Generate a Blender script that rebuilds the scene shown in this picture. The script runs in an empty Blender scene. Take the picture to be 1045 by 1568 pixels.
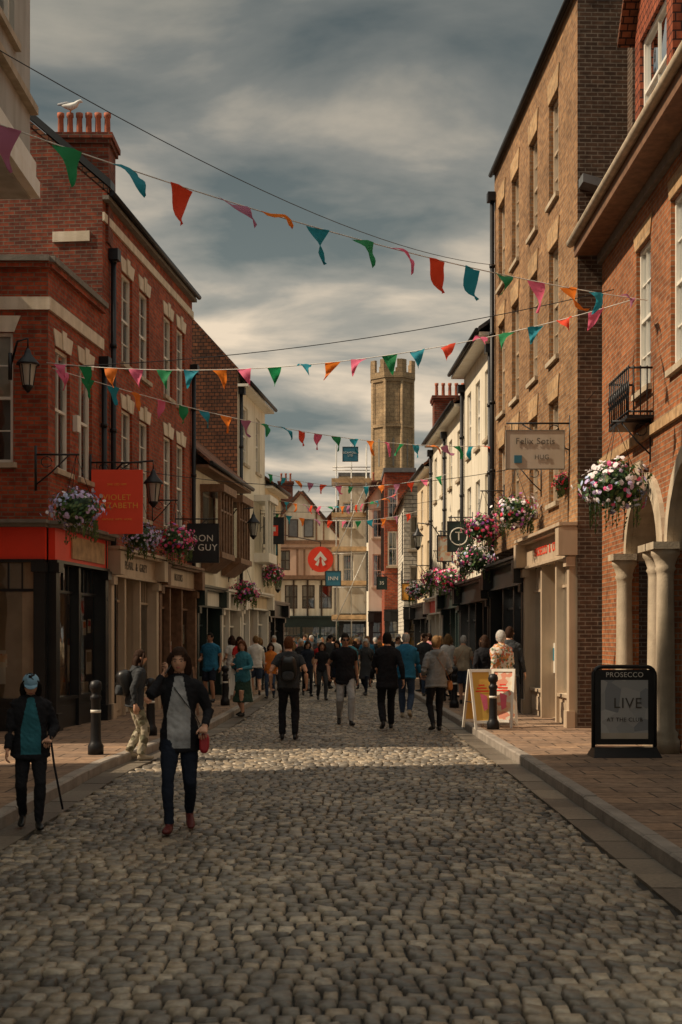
import bpy, math, random
from mathutils import Vector, Matrix, noise, Euler
from mathutils.bvhtree import BVHTree
R=random.Random(11)
S=bpy.context.scene
S.view_settings.view_transform='Standard'; S.view_settings.look='None'; S.view_settings.exposure=0
V=Vector
# ------------------------------------------------------------------ materials
MT={}
def nt_new(name):
    m=bpy.data.materials.new(name); m.use_nodes=True; MT[name]=m
    n=m.node_tree.nodes; l=m.node_tree.links; b=n['Principled BSDF']; return m,n,l,b
def plain(name,col,rough=.7,var=.18,scale=6,bump=.0,metal=0,bscale=40,streak=0,spec=.4,fine=0):
    m,n,l,b=nt_new(name)
    tc=n.new('ShaderNodeTexCoord'); no=n.new('ShaderNodeTexNoise'); no.inputs['Scale'].default_value=scale; no.inputs['Detail'].default_value=6
    l.new(tc.outputs['Object'],no.inputs['Vector'])
    cr=n.new('ShaderNodeValToRGB'); e=cr.color_ramp.elements
    e[0].position=.3; e[1].position=.7
    e[0].color=[c*(1-var) for c in col]+[1]; e[1].color=[min(1,c*(1+var)) for c in col]+[1]
    l.new(no.outputs['Fac'],cr.inputs['Fac']); out=cr.outputs['Color']
    if streak:
        mp=n.new('ShaderNodeMapping'); mp.inputs['Scale'].default_value=(3,3,.25); l.new(tc.outputs['Object'],mp.inputs['Vector'])
        n2=n.new('ShaderNodeTexNoise'); n2.inputs['Scale'].default_value=1.6; n2.inputs['Detail'].default_value=8; l.new(mp.outputs[0],n2.inputs['Vector'])
        c2=n.new('ShaderNodeValToRGB'); c2.color_ramp.elements[0].position=.3; c2.color_ramp.elements[1].position=.6
        k=1-streak; c2.color_ramp.elements[0].color=(k,k*.97,k*.9,1); c2.color_ramp.elements[1].color=(1,1,1,1)
        l.new(n2.outputs['Fac'],c2.inputs['Fac'])
        mx=n.new('ShaderNodeMixRGB'); mx.blend_type='MULTIPLY'; mx.inputs[0].default_value=1
        l.new(out,mx.inputs[1]); l.new(c2.outputs[0],mx.inputs[2]); out=mx.outputs[0]
    l.new(out,b.inputs['Base Color'])
    b.inputs['Roughness'].default_value=rough; b.inputs['Metallic'].default_value=metal
    b.inputs['Specular IOR Level'].default_value=spec
    if bump:
        n3=n.new('ShaderNodeTexNoise'); n3.inputs['Scale'].default_value=bscale; n3.inputs['Detail'].default_value=4; l.new(tc.outputs['Object'],n3.inputs['Vector'])
        bp=n.new('ShaderNodeBump'); bp.inputs['Strength'].default_value=bump; bp.inputs['Distance'].default_value=.02
        l.new(n3.outputs['Fac'],bp.inputs['Height']); l.new(bp.outputs[0],b.inputs['Normal'])
    return m
def brick(name,c1,c2,mort,bw=.225,rh=.075,ms=.011,rough=.85,blot=.35,bias=0,off=.5,bump=.6,wob=0):
    m,n,l,b=nt_new(name)
    uv=n.new('ShaderNodeUVMap'); br=n.new('ShaderNodeTexBrick')
    br.inputs['Scale'].default_value=1; br.inputs['Brick Width'].default_value=bw; br.inputs['Row Height'].default_value=rh
    br.inputs['Mortar Size'].default_value=ms; br.inputs['Mortar Smooth'].default_value=.3; br.inputs['Bias'].default_value=bias; br.offset=off
    br.inputs['Color1'].default_value=(*c1,1); br.inputs['Color2'].default_value=(*c2,1); br.inputs['Mortar'].default_value=(*mort,1)
    src=uv.outputs[0]
    l.new(src,br.inputs['Vector'])
    tc=n.new('ShaderNodeTexCoord')
    n1=n.new('ShaderNodeTexNoise'); n1.inputs['Scale'].default_value=.9; n1.inputs['Detail'].default_value=9; n1.inputs['Roughness'].default_value=.65; l.new(tc.outputs['Object'],n1.inputs['Vector'])
    cr=n.new('ShaderNodeValToRGB'); cr.color_ramp.elements[0].position=.32; cr.color_ramp.elements[1].position=.66
    k=1-blot; cr.color_ramp.elements[0].color=(k,k,k,1); cr.color_ramp.elements[1].color=(1.12,1.12,1.1,1)
    l.new(n1.outputs['Fac'],cr.inputs['Fac'])
    mx=n.new('ShaderNodeMixRGB'); mx.blend_type='MULTIPLY'; mx.inputs[0].default_value=1; l.new(br.outputs['Color'],mx.inputs[1]); l.new(cr.outputs[0],mx.inputs[2])
    n2=n.new('ShaderNodeTexNoise'); n2.inputs['Scale'].default_value=9; n2.inputs['Detail'].default_value=3; l.new(tc.outputs['Object'],n2.inputs['Vector'])
    c2r=n.new('ShaderNodeValToRGB'); c2r.color_ramp.elements[0].position=.3; c2r.color_ramp.elements[1].position=.7
    c2r.color_ramp.elements[0].color=(.68,.66,.66,1); c2r.color_ramp.elements[1].color=(1.15,1.15,1.15,1); l.new(n2.outputs['Fac'],c2r.inputs['Fac'])
    m2=n.new('ShaderNodeMixRGB'); m2.blend_type='MULTIPLY'; m2.inputs[0].default_value=1; l.new(mx.outputs[0],m2.inputs[1]); l.new(c2r.outputs[0],m2.inputs[2])
    l.new(m2.outputs[0],b.inputs['Base Color']); b.inputs['Roughness'].default_value=rough; b.inputs['Specular IOR Level'].default_value=.25
    bp=n.new('ShaderNodeBump'); bp.invert=True; bp.inputs['Strength'].default_value=bump; bp.inputs['Distance'].default_value=.012
    l.new(br.outputs['Fac'],bp.inputs['Height']); l.new(bp.outputs[0],b.inputs['Normal'])
    return m
brick('brick_red',(.48,.09,.036),(.27,.047,.023),(.23,.15,.10))
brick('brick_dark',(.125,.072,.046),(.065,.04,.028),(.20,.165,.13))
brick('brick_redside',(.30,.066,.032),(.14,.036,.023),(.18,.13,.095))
brick('brick_yellow',(.44,.235,.105),(.255,.128,.06),(.32,.24,.16))
brick('brick_orange',(.44,.155,.058),(.26,.088,.036),(.31,.225,.15))
brick('brick_pale',(.60,.38,.19),(.50,.30,.145),(.4,.31,.21),bw=.075,rh=.225)
brick('tile_clay',(.27,.10,.048),(.14,.06,.033),(.03,.02,.016),bw=.17,rh=.11,ms=.012,bump=1,blot=.5)
brick('tile_hung',(.40,.11,.05),(.26,.07,.035),(.05,.02,.016),bw=.17,rh=.13,ms=.012,bump=1)
brick('slate',(.09,.09,.10),(.06,.06,.07),(.02,.02,.02),bw=.3,rh=.2,ms=.01,bump=1)
brick('paving',(.38,.245,.155),(.27,.185,.13),(.08,.06,.045),bw=.62,rh=.45,ms=.012,bump=.8,blot=.4)
brick('weatherboard',(.66,.61,.51),(.62,.57,.48),(.16,.15,.13),bw=6,rh=.17,ms=.014,bump=1,blot=.15)
brick('ashlar',(.42,.295,.17),(.36,.25,.145),(.2,.155,.1),bw=.6,rh=.32,ms=.014,blot=.4)
plain('render_white',(.78,.71,.58),.8,.05,2,.15,streak=.22)
plain('render_cream',(.70,.56,.38),.8,.07,2,.15,streak=.25)
plain('render_grey',(.44,.43,.40),.85,.08,2,.2,streak=.25)
plain('render_pink',(.62,.42,.31),.85,.07,2,.15,streak=.2)
plain('stone',(.50,.41,.30),.8,.14,5,.25,streak=.3)
plain('lintel',(.70,.60,.47),.8,.1,5,.2,streak=.2)
plain('stone_dark',(.20,.18,.15),.85,.2,5,.25)
plain('kerb_stone',(.28,.24,.20),.75,.25,4,.35)
plain('timber_dark',(.07,.045,.03),.7,.3,8,.2)
plain('timber_brown',(.19,.10,.055),.6,.3,8,.2)
plain('paint_white',(.80,.76,.68),.45,.04,3,streak=.12)
plain('paint_cream',(.54,.42,.30),.45,.06,3,streak=.22)
plain('paint_black',(.016,.017,.018),.35,.2,3)
plain('paint_darkgreen',(.018,.035,.032),.35,.2,3)
plain('paint_red',(.80,.05,.02),.5,.06,3)
plain('paint_banner',(.88,.08,.035),.6,.05,3,.1)
plain('paint_tealsign',(.03,.15,.22),.5,.05,3)
plain('paint_orange',(.9,.42,.07),.5,.05,3)
plain('paint_yellow',(.80,.48,.10),.5,.05,3)
plain('sign_cream',(.54,.47,.38),.6,.05,3,streak=.1)
plain('ink',(.10,.085,.07),.6,.1,3)
plain('iron',(.018,.018,.02),.45,.2,10,.1,metal=.3)
plain('lead',(.14,.145,.15),.6,.2,5)
plain('galv',(.42,.40,.36),.5,.15,6,metal=.4)
plain('plank',(.45,.30,.16),.8,.3,5,.2)
plain('terracotta',(.38,.11,.055),.8,.25,8,.2)
plain('interior',(.36,.27,.18),.9,.3,2)
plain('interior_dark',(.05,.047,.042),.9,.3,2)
plain('curtain',(.66,.60,.5),.9,.15,6)
plain('ground_far',(.12,.115,.10),.9,.25,.4,.1)
plain('mortar',(.035,.03,.025),.95,.35,12,.3)
plain('paper',(.72,.68,.60),.6,.04,3)
plain('pink',(.80,.16,.24),.8,.1,8)
plain('lilac',(.58,.46,.74),.8,.2,30)
plain('paleblue',(.48,.57,.82),.8,.2,30)
plain('flower_white',(.88,.80,.82),.8,.1,30)
plain('flower_red',(.75,.03,.06),.7,.2,30)
plain('flower_pink',(.88,.12,.33),.7,.2,30)
plain('flower_purple',(.40,.09,.44),.7,.2,30)
plain('leaf_a',(.05,.12,.03),.6,.3,20)
plain('leaf_b',(.11,.16,.045),.6,.3,20)
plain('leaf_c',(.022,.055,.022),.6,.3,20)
plain('bird_white',(.75,.74,.7),.8,.1,8)
plain('bird_grey',(.3,.31,.33),.8,.1,8)
def skinm(name,c):
    m=plain(name,c,.55,.07,25,.08,bscale=120); b=m.node_tree.nodes['Principled BSDF']
    b.inputs['Subsurface Weight'].default_value=.08; b.inputs['Subsurface Radius'].default_value=(.02,.008,.004)
skinm('skin',(.62,.34,.22)); skinm('skin_b',(.46,.24,.15)); skinm('lips',(.40,.12,.10))
plain('eye',(.6,.58,.54),.3,.02); plain('iris',(.02,.015,.012),.2,.02)
def cloth(name,c,r=.9,v=.16): plain(name,c,r,v,5,.5,bscale=22,spec=.15)
cloth('c_black',(.016,.016,.019)); cloth('c_charcoal',(.045,.048,.052)); cloth('c_grey',(.23,.235,.235)); cloth('c_ltgrey',(.38,.37,.36))
cloth('c_navy',(.016,.021,.034)); cloth('c_denim',(.045,.07,.12)); cloth('c_blue',(.03,.16,.28)); cloth('c_teal',(.05,.20,.26))
cloth('c_tealdk',(.03,.13,.16)); cloth('c_white',(.7,.67,.62)); cloth('c_orange',(.65,.2,.04)); cloth('c_red',(.5,.03,.03)); cloth('c_yellow',(.65,.4,.06))
cloth('c_beige',(.42,.34,.24)); cloth('c_capblue',(.22,.38,.50)); cloth('c_green',(.035,.07,.05)); cloth('c_pink',(.6,.25,.28)); cloth('c_graphic',(.32,.32,.32),.9,.6)
plain('leather_brown',(.38,.14,.04),.45,.2,8,.1); plain('leather_red',(.42,.03,.04),.4,.15,8); plain('leather_darkred',(.12,.02,.018),.5,.15,8); plain('leather_black',(.015,.015,.015),.4,.2,8)
def hairm(nm,c): plain(nm,c,.75,.35,60,.3,spec=.12)
hairm('hair_brown',(.035,.017,.010)); hairm('hair_dark',(.013,.010,.008)); hairm('hair_grey',(.42,.40,.37)); hairm('hair_blond',(.20,.115,.05)); hairm('hair_ginger',(.11,.042,.018))
def patt(name,cols,scale):
    m,n,l,b=nt_new(name); tc=n.new('ShaderNodeTexCoord'); vo=n.new('ShaderNodeTexVoronoi'); vo.inputs['Scale'].default_value=scale
    l.new(tc.outputs['Object'],vo.inputs['Vector']); sp=n.new('ShaderNodeSeparateColor'); l.new(vo.outputs['Color'],sp.inputs[0])
    cr=n.new('ShaderNodeValToRGB'); cr.color_ramp.interpolation='CONSTANT'
    while len(cr.color_ramp.elements)<len(cols): cr.color_ramp.elements.new(.5)
    for i,c in enumerate(cols): cr.color_ramp.elements[i].position=i/len(cols); cr.color_ramp.elements[i].color=(*c,1)
    l.new(sp.outputs[0],cr.inputs['Fac']); l.new(cr.outputs[0],b.inputs['Base Color']); b.inputs['Roughness'].default_value=.9
patt('c_floral',[(.6,.55,.46),(.62,.56,.48),(.5,.12,.07),(.6,.54,.45),(.55,.25,.08),(.16,.2,.12)],28)
patt('c_camo',[(.36,.31,.22),(.20,.19,.12),(.42,.37,.28),(.12,.10,.06)],14)
patt('poster',[(.42,.42,.41),(.55,.54,.51),(.30,.31,.32),(.48,.47,.45)],4)
patt('poster_food',[(.75,.6,.45),(.72,.3,.2),(.78,.7,.55),(.78,.5,.3),(.75,.68,.55)],12)
m,n,l,b=nt_new('glass'); n.remove(b)
o=n['Material Output']; g=n.new('ShaderNodeBsdfGlossy'); g.inputs['Roughness'].default_value=.03; g.inputs['Color'].default_value=(.85,.88,.9,1)
t=n.new('ShaderNodeBsdfTransparent'); t.inputs['Color'].default_value=(.92,.93,.91,1)
fr=n.new('ShaderNodeFresnel'); fr.inputs['IOR'].default_value=1.6; tc=n.new('ShaderNodeTexCoord'); no=n.new('ShaderNodeTexNoise'); no.inputs['Scale'].default_value=1.5; l.new(tc.outputs['Object'],no.inputs['Vector'])
bp=n.new('ShaderNodeBump'); bp.inputs['Strength'].default_value=.12; bp.inputs['Distance'].default_value=.05; l.new(no.outputs['Fac'],bp.inputs['Height']); l.new(bp.outputs[0],g.inputs['Normal'])
mx=n.new('ShaderNodeMixShader'); ma=n.new('ShaderNodeMath'); ma.operation='ADD'; ma.inputs[1].default_value=.12; l.new(fr.outputs[0],ma.inputs[0]); l.new(ma.outputs[0],mx.inputs[0]); l.new(t.outputs[0],mx.inputs[1]); l.new(g.outputs[0],mx.inputs[2]); l.new(mx.outputs[0],o.inputs[0])
plain('lampglass',(.5,.5,.45),.15,.05)
m,n,l,b=nt_new('setts')
uv=n.new('ShaderNodeUVMap'); sp=n.new('ShaderNodeSeparateXYZ'); l.new(uv.outputs[0],sp.inputs[0])
cr=n.new('ShaderNodeValToRGB'); e=cr.color_ramp.elements; e[0].color=(.11,.092,.074,1); e[1].color=(.42,.345,.26,1); x=e.new(.5); x.color=(.225,.19,.15,1); x=e.new(.8); x.color=(.30,.23,.16,1)
l.new(sp.outputs[0],cr.inputs['Fac'])
tc=n.new('ShaderNodeTexCoord'); n1=n.new('ShaderNodeTexNoise'); n1.inputs['Scale'].default_value=25; n1.inputs['Detail'].default_value=6; l.new(tc.outputs['Object'],n1.inputs['Vector'])
n2=n.new('ShaderNodeTexNoise'); n2.inputs['Scale'].default_value=.55; n2.inputs['Detail'].default_value=5; l.new(tc.outputs['Object'],n2.inputs['Vector'])
def ramp(o_,a,b_,lo,hi):
    c=n.new('ShaderNodeValToRGB'); c.color_ramp.elements[0].position=a; c.color_ramp.elements[1].position=b_; c.color_ramp.elements[0].color=(lo,lo,lo,1); c.color_ramp.elements[1].color=(hi,hi,hi*.97,1); l.new(o_,c.inputs['Fac']); return c.outputs[0]
q=cr.outputs[0]
for r_ in (ramp(n1.outputs['Fac'],.3,.7,.7,1.25),ramp(n2.outputs['Fac'],.35,.65,.68,1.18)):
    mm=n.new('ShaderNodeMixRGB'); mm.blend_type='MULTIPLY'; mm.inputs[0].default_value=1; l.new(q,mm.inputs[1]); l.new(r_,mm.inputs[2]); q=mm.outputs[0]
l.new(q,b.inputs['Base Color']); b.inputs['Roughness'].default_value=.45; b.inputs['Specular IOR Level'].default_value=.5
bp=n.new('ShaderNodeBump'); bp.inputs['Strength'].default_value=.5; bp.inputs['Distance'].default_value=.01; l.new(n1.outputs['Fac'],bp.inputs['Height']); l.new(bp.outputs[0],b.inputs['Normal'])
def flagm(name,c):
    m,n,l,b=nt_new(name); b.inputs['Base Color'].default_value=(*c,1); b.inputs['Roughness'].default_value=.8
    t=n.new('ShaderNodeBsdfTranslucent'); t.inputs['Color'].default_value=(*c,1); mx=n.new('ShaderNodeMixShader'); mx.inputs[0].default_value=.45
    l.new(b.outputs[0],mx.inputs[1]); l.new(t.outputs[0],mx.inputs[2]); l.new(mx.outputs[0],n['Material Output'].inputs[0])
for nm,c in dict(f_green=(.02,.28,.10),f_teal=(.02,.30,.40),f_orange=(.9,.24,.03),f_red=(.85,.08,.03),f_pink=(.85,.17,.30),f_mauve=(.48,.18,.30)).items(): flagm(nm,c)

# ------------------------------------------------------------------ geometry
class M:
    def __init__(s): s.v=[];s.f=[];s.m=[];s.uv=[];s.s=[]
    def face(s,p,mat,uv=None,sm=False):
        b=len(s.v); s.v+=[V(q) for q in p]; s.f.append(tuple(range(b,b+len(p)))); s.m.append(mat); s.uv.append(uv); s.s.append(sm)
    def idx(s,f,mat,sm=True,uv=None): s.f.append(tuple(f)); s.m.append(mat); s.uv.append(uv); s.s.append(sm)
    def hexa(s,c,mat):
        for q in ((3,2,1,0),(4,5,6,7),(0,1,5,4),(1,2,6,5),(2,3,7,6),(3,0,4,7)): s.face([c[i] for i in q],mat)
    def bx(s,x0,x1,y0,y1,z0,z1,mat):
        s.hexa([(x0,y0,z0),(x1,y0,z0),(x1,y1,z0),(x0,y1,z0),(x0,y0,z1),(x1,y0,z1),(x1,y1,z1),(x0,y1,z1)],mat)
    def fb(s,F,u0,u1,d0,d1,z0,z1,mat):
        s.hexa([F.p(u0,d0,z0),F.p(u1,d0,z0),F.p(u1,d1,z0),F.p(u0,d1,z0),F.p(u0,d0,z1),F.p(u1,d0,z1),F.p(u1,d1,z1),F.p(u0,d1,z1)],mat)
    def tube(s,pts,rad,mat,seg=10,ref=None,e=2,cap=True,jit=0):
        pts=[V(p) for p in pts]; n=len(pts); base=len(s.v)
        if not isinstance(rad,(list,tuple)): rad=[rad]*n
        elif isinstance(rad,tuple): rad=[rad]*n
        ref=V(ref) if ref else None
        for i,p in enumerate(pts):
            t=(pts[min(i+1,n-1)]-pts[max(i-1,0)]).normalized()
            rf=ref or (V((0,0,1)) if abs(t.z)<.9 else V((0,1,0)))
            a=t.cross(rf)
            if a.length<1e-5: a=t.cross(V((1,0,.1)))
            a.normalize(); b=a.cross(t).normalized()
            r=rad[i]; ra,rb=(r,r) if not isinstance(r,(tuple,list)) else r
            for k in range(seg):
                an=2*math.pi*k/seg; c,d=math.cos(an),math.sin(an)
                if e!=2: c=math.copysign(abs(c)**(2/e),c); d=math.copysign(abs(d)**(2/e),d)
                s.v.append(p+a*(ra*c)+b*(rb*d))
        for i in range(n-1):
            for k in range(seg):
                k2=(k+1)%seg; s.idx((base+i*seg+k,base+i*seg+k2,base+(i+1)*seg+k2,base+(i+1)*seg+k),mat)
        if cap:
            s.idx([base+k for k in range(seg)][::-1],mat,False); s.idx([base+(n-1)*seg+k for k in range(seg)],mat,False)
    def lathe(s,c,prof,mat,seg=14,mats=None):
        c=V(c); s2=len(s.v)
        for r,z in prof:
            for k in range(seg):
                a=2*math.pi*k/seg; s.v.append(c+V((r*math.cos(a),r*math.sin(a),z)))
        for i in range(len(prof)-1):
            for k in range(seg):
                k2=(k+1)%seg; s.idx((s2+i*seg+k,s2+i*seg+k2,s2+(i+1)*seg+k2,s2+(i+1)*seg+k),mats[i] if mats else mat)
        s.idx([s2+k for k in range(seg)][::-1],mat,False); s.idx([s2+(len(prof)-1)*seg+k for k in range(seg)],mat,False)
    def ball(s,c,r,mat,sx=1,sy=1,sz=1,seg=10,rings=6,fn=None):
        c=V(c); b=len(s.v)
        for i in range(rings+1):
            th=math.pi*i/rings
            for k in range(seg):
                a=2*math.pi*k/seg; d=V((math.sin(th)*math.cos(a),math.sin(th)*math.sin(a),math.cos(th)))
                p=V((d.x*sx,d.y*sy,d.z*sz))*r
                if fn: p=fn(d,p)
                s.v.append(c+p)
        for i in range(rings):
            for k in range(seg):
                k2=(k+1)%seg; s.idx((b+i*seg+k,b+(i+1)*seg+k,b+(i+1)*seg+k2,b+i*seg+k2),mat)
    def mesh(s,name):
        me=bpy.data.meshes.new(name); me.from_pydata(s.v,[],s.f)
        ms=[];ix={}
        for m_ in s.m:
            if m_ not in ix: ix[m_]=len(ms); ms.append(m_); me.materials.append(MT[m_])
        ul=me.uv_layers.new(name='UVMap').data
        me.polygons.foreach_set('material_index',[ix[m_] for m_ in s.m]); me.polygons.foreach_set('use_smooth',s.s)
        flat=[0.0]*(2*len(me.loops)); li=0
        for fi,f in enumerate(s.f):
            if s.uv[fi] is not None:
                for k in range(len(f)): flat[2*li],flat[2*li+1]=s.uv[fi][k] if isinstance(s.uv[fi],list) else s.uv[fi]; li+=1
                continue
            p0,p1,p2=s.v[f[0]],s.v[f[1]],s.v[f[2]]
            nn=(p1-p0).cross(p2-p0)
            if nn.length<1e-9 and len(f)>3: nn=(p2-p0).cross(s.v[f[3]]-p0)
            nn=nn.normalized() if nn.length>1e-12 else V((0,0,1))
            if nn.z<0 or (abs(nn.z)<1e-4 and (nn.x+nn.y*.37)<0): nn=-nn
            t_=V((0,0,1)).cross(nn)
            if t_.length<.05: t_=V((1,0,0)); b_=V((0,1,0))
            else: t_.normalize(); b_=nn.cross(t_)
            for k in f:
                flat[2*li]=s.v[k].dot(t_); flat[2*li+1]=s.v[k].dot(b_); li+=1
        ul.foreach_set('uv',flat); me.update(); return me
def link(name,me,parent=None,loc=None):
    o=bpy.data.objects.new(name,me); S.collection.objects.link(o)
    if parent: o.parent=parent
    if loc is not None: o.location=loc
    return o
def empty(name,loc):
    o=bpy.data.objects.new(name,None); o.empty_display_size=.3; o.location=loc; S.collection.objects.link(o); return o
class Grp:
    def __init__(s,name,loc): s.loc=V(loc); s.e=empty(name,loc); s.parts={}
    def __getitem__(s,k):
        if k not in s.parts: s.parts[k]=M()
        return s.parts[k]
    def done(s):
        for k,m_ in s.parts.items():
            if m_.f: link(k,m_.mesh(k),s.e,-s.loc)
        return s.e
def single(name,m_,loc):
    loc=V(loc); m_.v=[v-loc for v in m_.v]; return link(name,m_.mesh(name),None,loc)
class F:
    def __init__(s,p0,p1,sign=1):
        s.o=V((p0[0],p0[1],0)); d=V((p1[0]-p0[0],p1[1]-p0[1],0)); s.L=d.length; s.u=d.normalized(); s.n=V((s.u.y,-s.u.x,0))*sign
    def p(s,u,d,z): return s.o+s.u*u+s.n*d+V((0,0,z))
def text(g,st,size,loc,rz,mat,align='CENTER',sp=1,off=0):
    c=bpy.data.curves.new('lettering','FONT'); c.body=st; c.size=size; c.align_x=align; c.align_y='CENTER'; c.extrude=.003; c.space_line=sp; c.offset=off; c.space_character=1.08; c.materials.append(MT[mat])
    o=bpy.data.objects.new('lettering',c); S.collection.objects.link(o); o.rotation_euler=(math.radians(90),0,rz); o.parent=g.e; o.location=V(loc)-g.loc
def rz_of(Fr): return math.atan2(Fr.n.y,Fr.n.x)+math.pi/2
def wall(Fr,m_,u0,u1,z0,z1,ops,mat,rev=.13,d=0,revmat=None):
    us=sorted({u0,u1,*[o[0] for o in ops],*[o[1] for o in ops]}); zs=sorted({z0,z1,*[o[2] for o in ops],*[o[3] for o in ops]})
    us=[u for u in us if u0<=u<=u1]; zs=[z for z in zs if z0<=z<=z1]
    for i in range(len(us)-1):
        for j in range(len(zs)-1):
            uc=(us[i]+us[i+1])/2; zc=(zs[j]+zs[j+1])/2
            if any(o[0]<uc<o[1] and o[2]<zc<o[3] for o in ops): continue
            m_.face([Fr.p(us[i],d,zs[j]),Fr.p(us[i+1],d,zs[j]),Fr.p(us[i+1],d,zs[j+1]),Fr.p(us[i],d,zs[j+1])],mat)
    for a,b,c,e in [o[:4] for o in ops]:
        rm=revmat or mat
        for q in (((a,c),(a,e)),((b,c),(b,e)),((a,c),(b,c)),((a,e),(b,e))):
            (ua,za),(ub,zb)=q
            m_.face([Fr.p(ua,d,za),Fr.p(ub,d,zb),Fr.p(ub,d-rev,zb),Fr.p(ua,d-rev,za)],rm)
def sash(Fr,g,a,b,c,e,d=0,rev=.13,nx=3,nz=4,fm='paint_white',lint=None,sill='stone',room=True,lh=.28,curt=None):
    w=g['windows']; t=.06; q=d-rev
    w.fb(Fr,a,a+t,q+.0,q+.07,c,e,fm); w.fb(Fr,b-t,b,q,q+.07,c,e,fm)
    w.fb(Fr,a+t,b-t,q,q+.07,c,c+t,fm); w.fb(Fr,a+t,b-t,q,q+.07,e-t,e,fm)
    zm=(c+e)/2; w.fb(Fr,a+t,b-t,q+.005,q+.06,zm-.025,zm+.025,fm)
    for i in range(1,nx):
        u=a+t+(b-a-2*t)*i/nx; w.fb(Fr,u-.011,u+.011,q+.012,q+.045,c+t,zm-.025,fm); w.fb(Fr,u-.011,u+.011,q+.012,q+.045,zm+.025,e-t,fm)
    for j in range(1,nz):
        if j*2==nz: continue
        z=c+(e-c)*j/nz; w.fb(Fr,a+t,b-t,q+.014,q+.043,z-.011,z+.011,fm)
    w.face([Fr.p(a+t,q+.02,c+t),Fr.p(b-t,q+.02,c+t),Fr.p(b-t,q+.02,e-t),Fr.p(a+t,q+.02,e-t)],'glass')
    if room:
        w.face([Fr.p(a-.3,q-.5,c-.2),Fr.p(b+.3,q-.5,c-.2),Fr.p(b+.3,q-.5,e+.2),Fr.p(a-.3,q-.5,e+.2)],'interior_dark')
        cu=curt if curt is not None else R.random()
        if cu<.45:
            ww=(b-a)*R.uniform(.18,.3)
            for uu in ((a+t,a+t+ww),(b-t-ww,b-t)):
                w.face([Fr.p(uu[0],q-.06,c+t),Fr.p(uu[1],q-.08,c+t),Fr.p(uu[1],q-.08,e-t),Fr.p(uu[0],q-.06,e-t)],'curtain')
        elif cu<.75:
            zz=e-t-(e-c)*R.uniform(.25,.6); w.face([Fr.p(a+t,q-.06,zz),Fr.p(b-t,q-.06,zz),Fr.p(b-t,q-.06,e-t),Fr.p(a+t,q-.06,e-t)],'curtain')
    if sill: g['trim'].fb(Fr,a-.07,b+.07,d-rev+.07,d+.07,c-.09,c-.002,sill)
    if lint:
        k=.09; tr=g['trim']
        tr.hexa([Fr.p(a-.02,d+.002,e+.002),Fr.p(b+.02,d+.002,e+.002),Fr.p(b+.02,d+.022,e+.002),Fr.p(a-.02,d+.022,e+.002),Fr.p(a-k-.04,d+.002,e+lh),Fr.p(b+k+.04,d+.002,e+lh),Fr.p(b+k+.04,d+.022,e+lh),Fr.p(a-k-.04,d+.022,e+lh)],lint)
        if lint=='lintel': m2=(a+b)/2; tr.hexa([Fr.p(m2-.08,d+.023,e+.001),Fr.p(m2+.08,d+.023,e+.001),Fr.p(m2+.08,d+.045,e+.001),Fr.p(m2-.08,d+.045,e+.001),Fr.p(m2-.12,d+.023,e+lh+.05),Fr.p(m2+.12,d+.023,e+lh+.05),Fr.p(m2+.12,d+.045,e+lh+.05),Fr.p(m2-.12,d+.045,e+lh+.05)],lint)
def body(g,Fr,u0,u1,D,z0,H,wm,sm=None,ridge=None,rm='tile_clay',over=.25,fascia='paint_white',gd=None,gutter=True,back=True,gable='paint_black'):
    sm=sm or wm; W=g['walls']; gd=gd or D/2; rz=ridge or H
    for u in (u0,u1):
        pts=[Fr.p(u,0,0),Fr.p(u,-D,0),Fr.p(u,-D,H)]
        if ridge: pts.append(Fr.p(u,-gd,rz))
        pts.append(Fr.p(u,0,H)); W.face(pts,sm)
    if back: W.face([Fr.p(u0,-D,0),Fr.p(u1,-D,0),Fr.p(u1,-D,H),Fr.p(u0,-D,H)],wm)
    r=g['roof']
    if ridge:
        sl=(rz-H)/gd; th=.1
        def slab(da,za,db,zb,ua=u0-.06,ub=u1+.06):
            r.hexa([Fr.p(ua,da,za),Fr.p(ub,da,za),Fr.p(ub,db,zb),Fr.p(ua,db,zb),Fr.p(ua,da,za+th),Fr.p(ub,da,za+th),Fr.p(ub,db,zb+th),Fr.p(ua,db,zb+th)],rm)
        slab(over,H-sl*over,-gd,rz)
        sb=(rz-H)/(D-gd) if D>gd else 1
        slab(-gd,rz,-D-.2,H-sb*.2)
        r.tube([Fr.p(u0-.08,-gd,rz+.1),Fr.p(u1+.08,-gd,rz+.1)],.09,rm,8)
        if gutter:
            g['gutter'].tube([Fr.p(u0,over+.04,H-sl*over+.02),Fr.p(u1,over+.04,H-sl*over+.02)],.06,'iron',8)
            g['trim'].fb(Fr,u0,u1,.003,over-.02,H-sl*over-.1,H-sl*over-.02,fascia)
    else:
        r.fb(Fr,u0,u1,-D,-.25,H-.35,H-.3,'lead')
        r.fb(Fr,u0-.04,u1+.04,-.26,.05,H+.002,H+.09,fascia)
def pipe(g,Fr,u,z0,z1,d=.08,r=.055):
    g['drainpipe'].tube([Fr.p(u,d,z0),Fr.p(u,d,z1)],r,'iron',8)
    z=z0+.6
    while z<z1: g['drainpipe'].tube([Fr.p(u,d,z),Fr.p(u,d,z+.08)],r+.015,'iron',8); z+=1.7
    g['drainpipe'].fb(Fr,u-.12,u+.12,d-.07,d+.12,z1,z1+.22,'iron')
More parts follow.
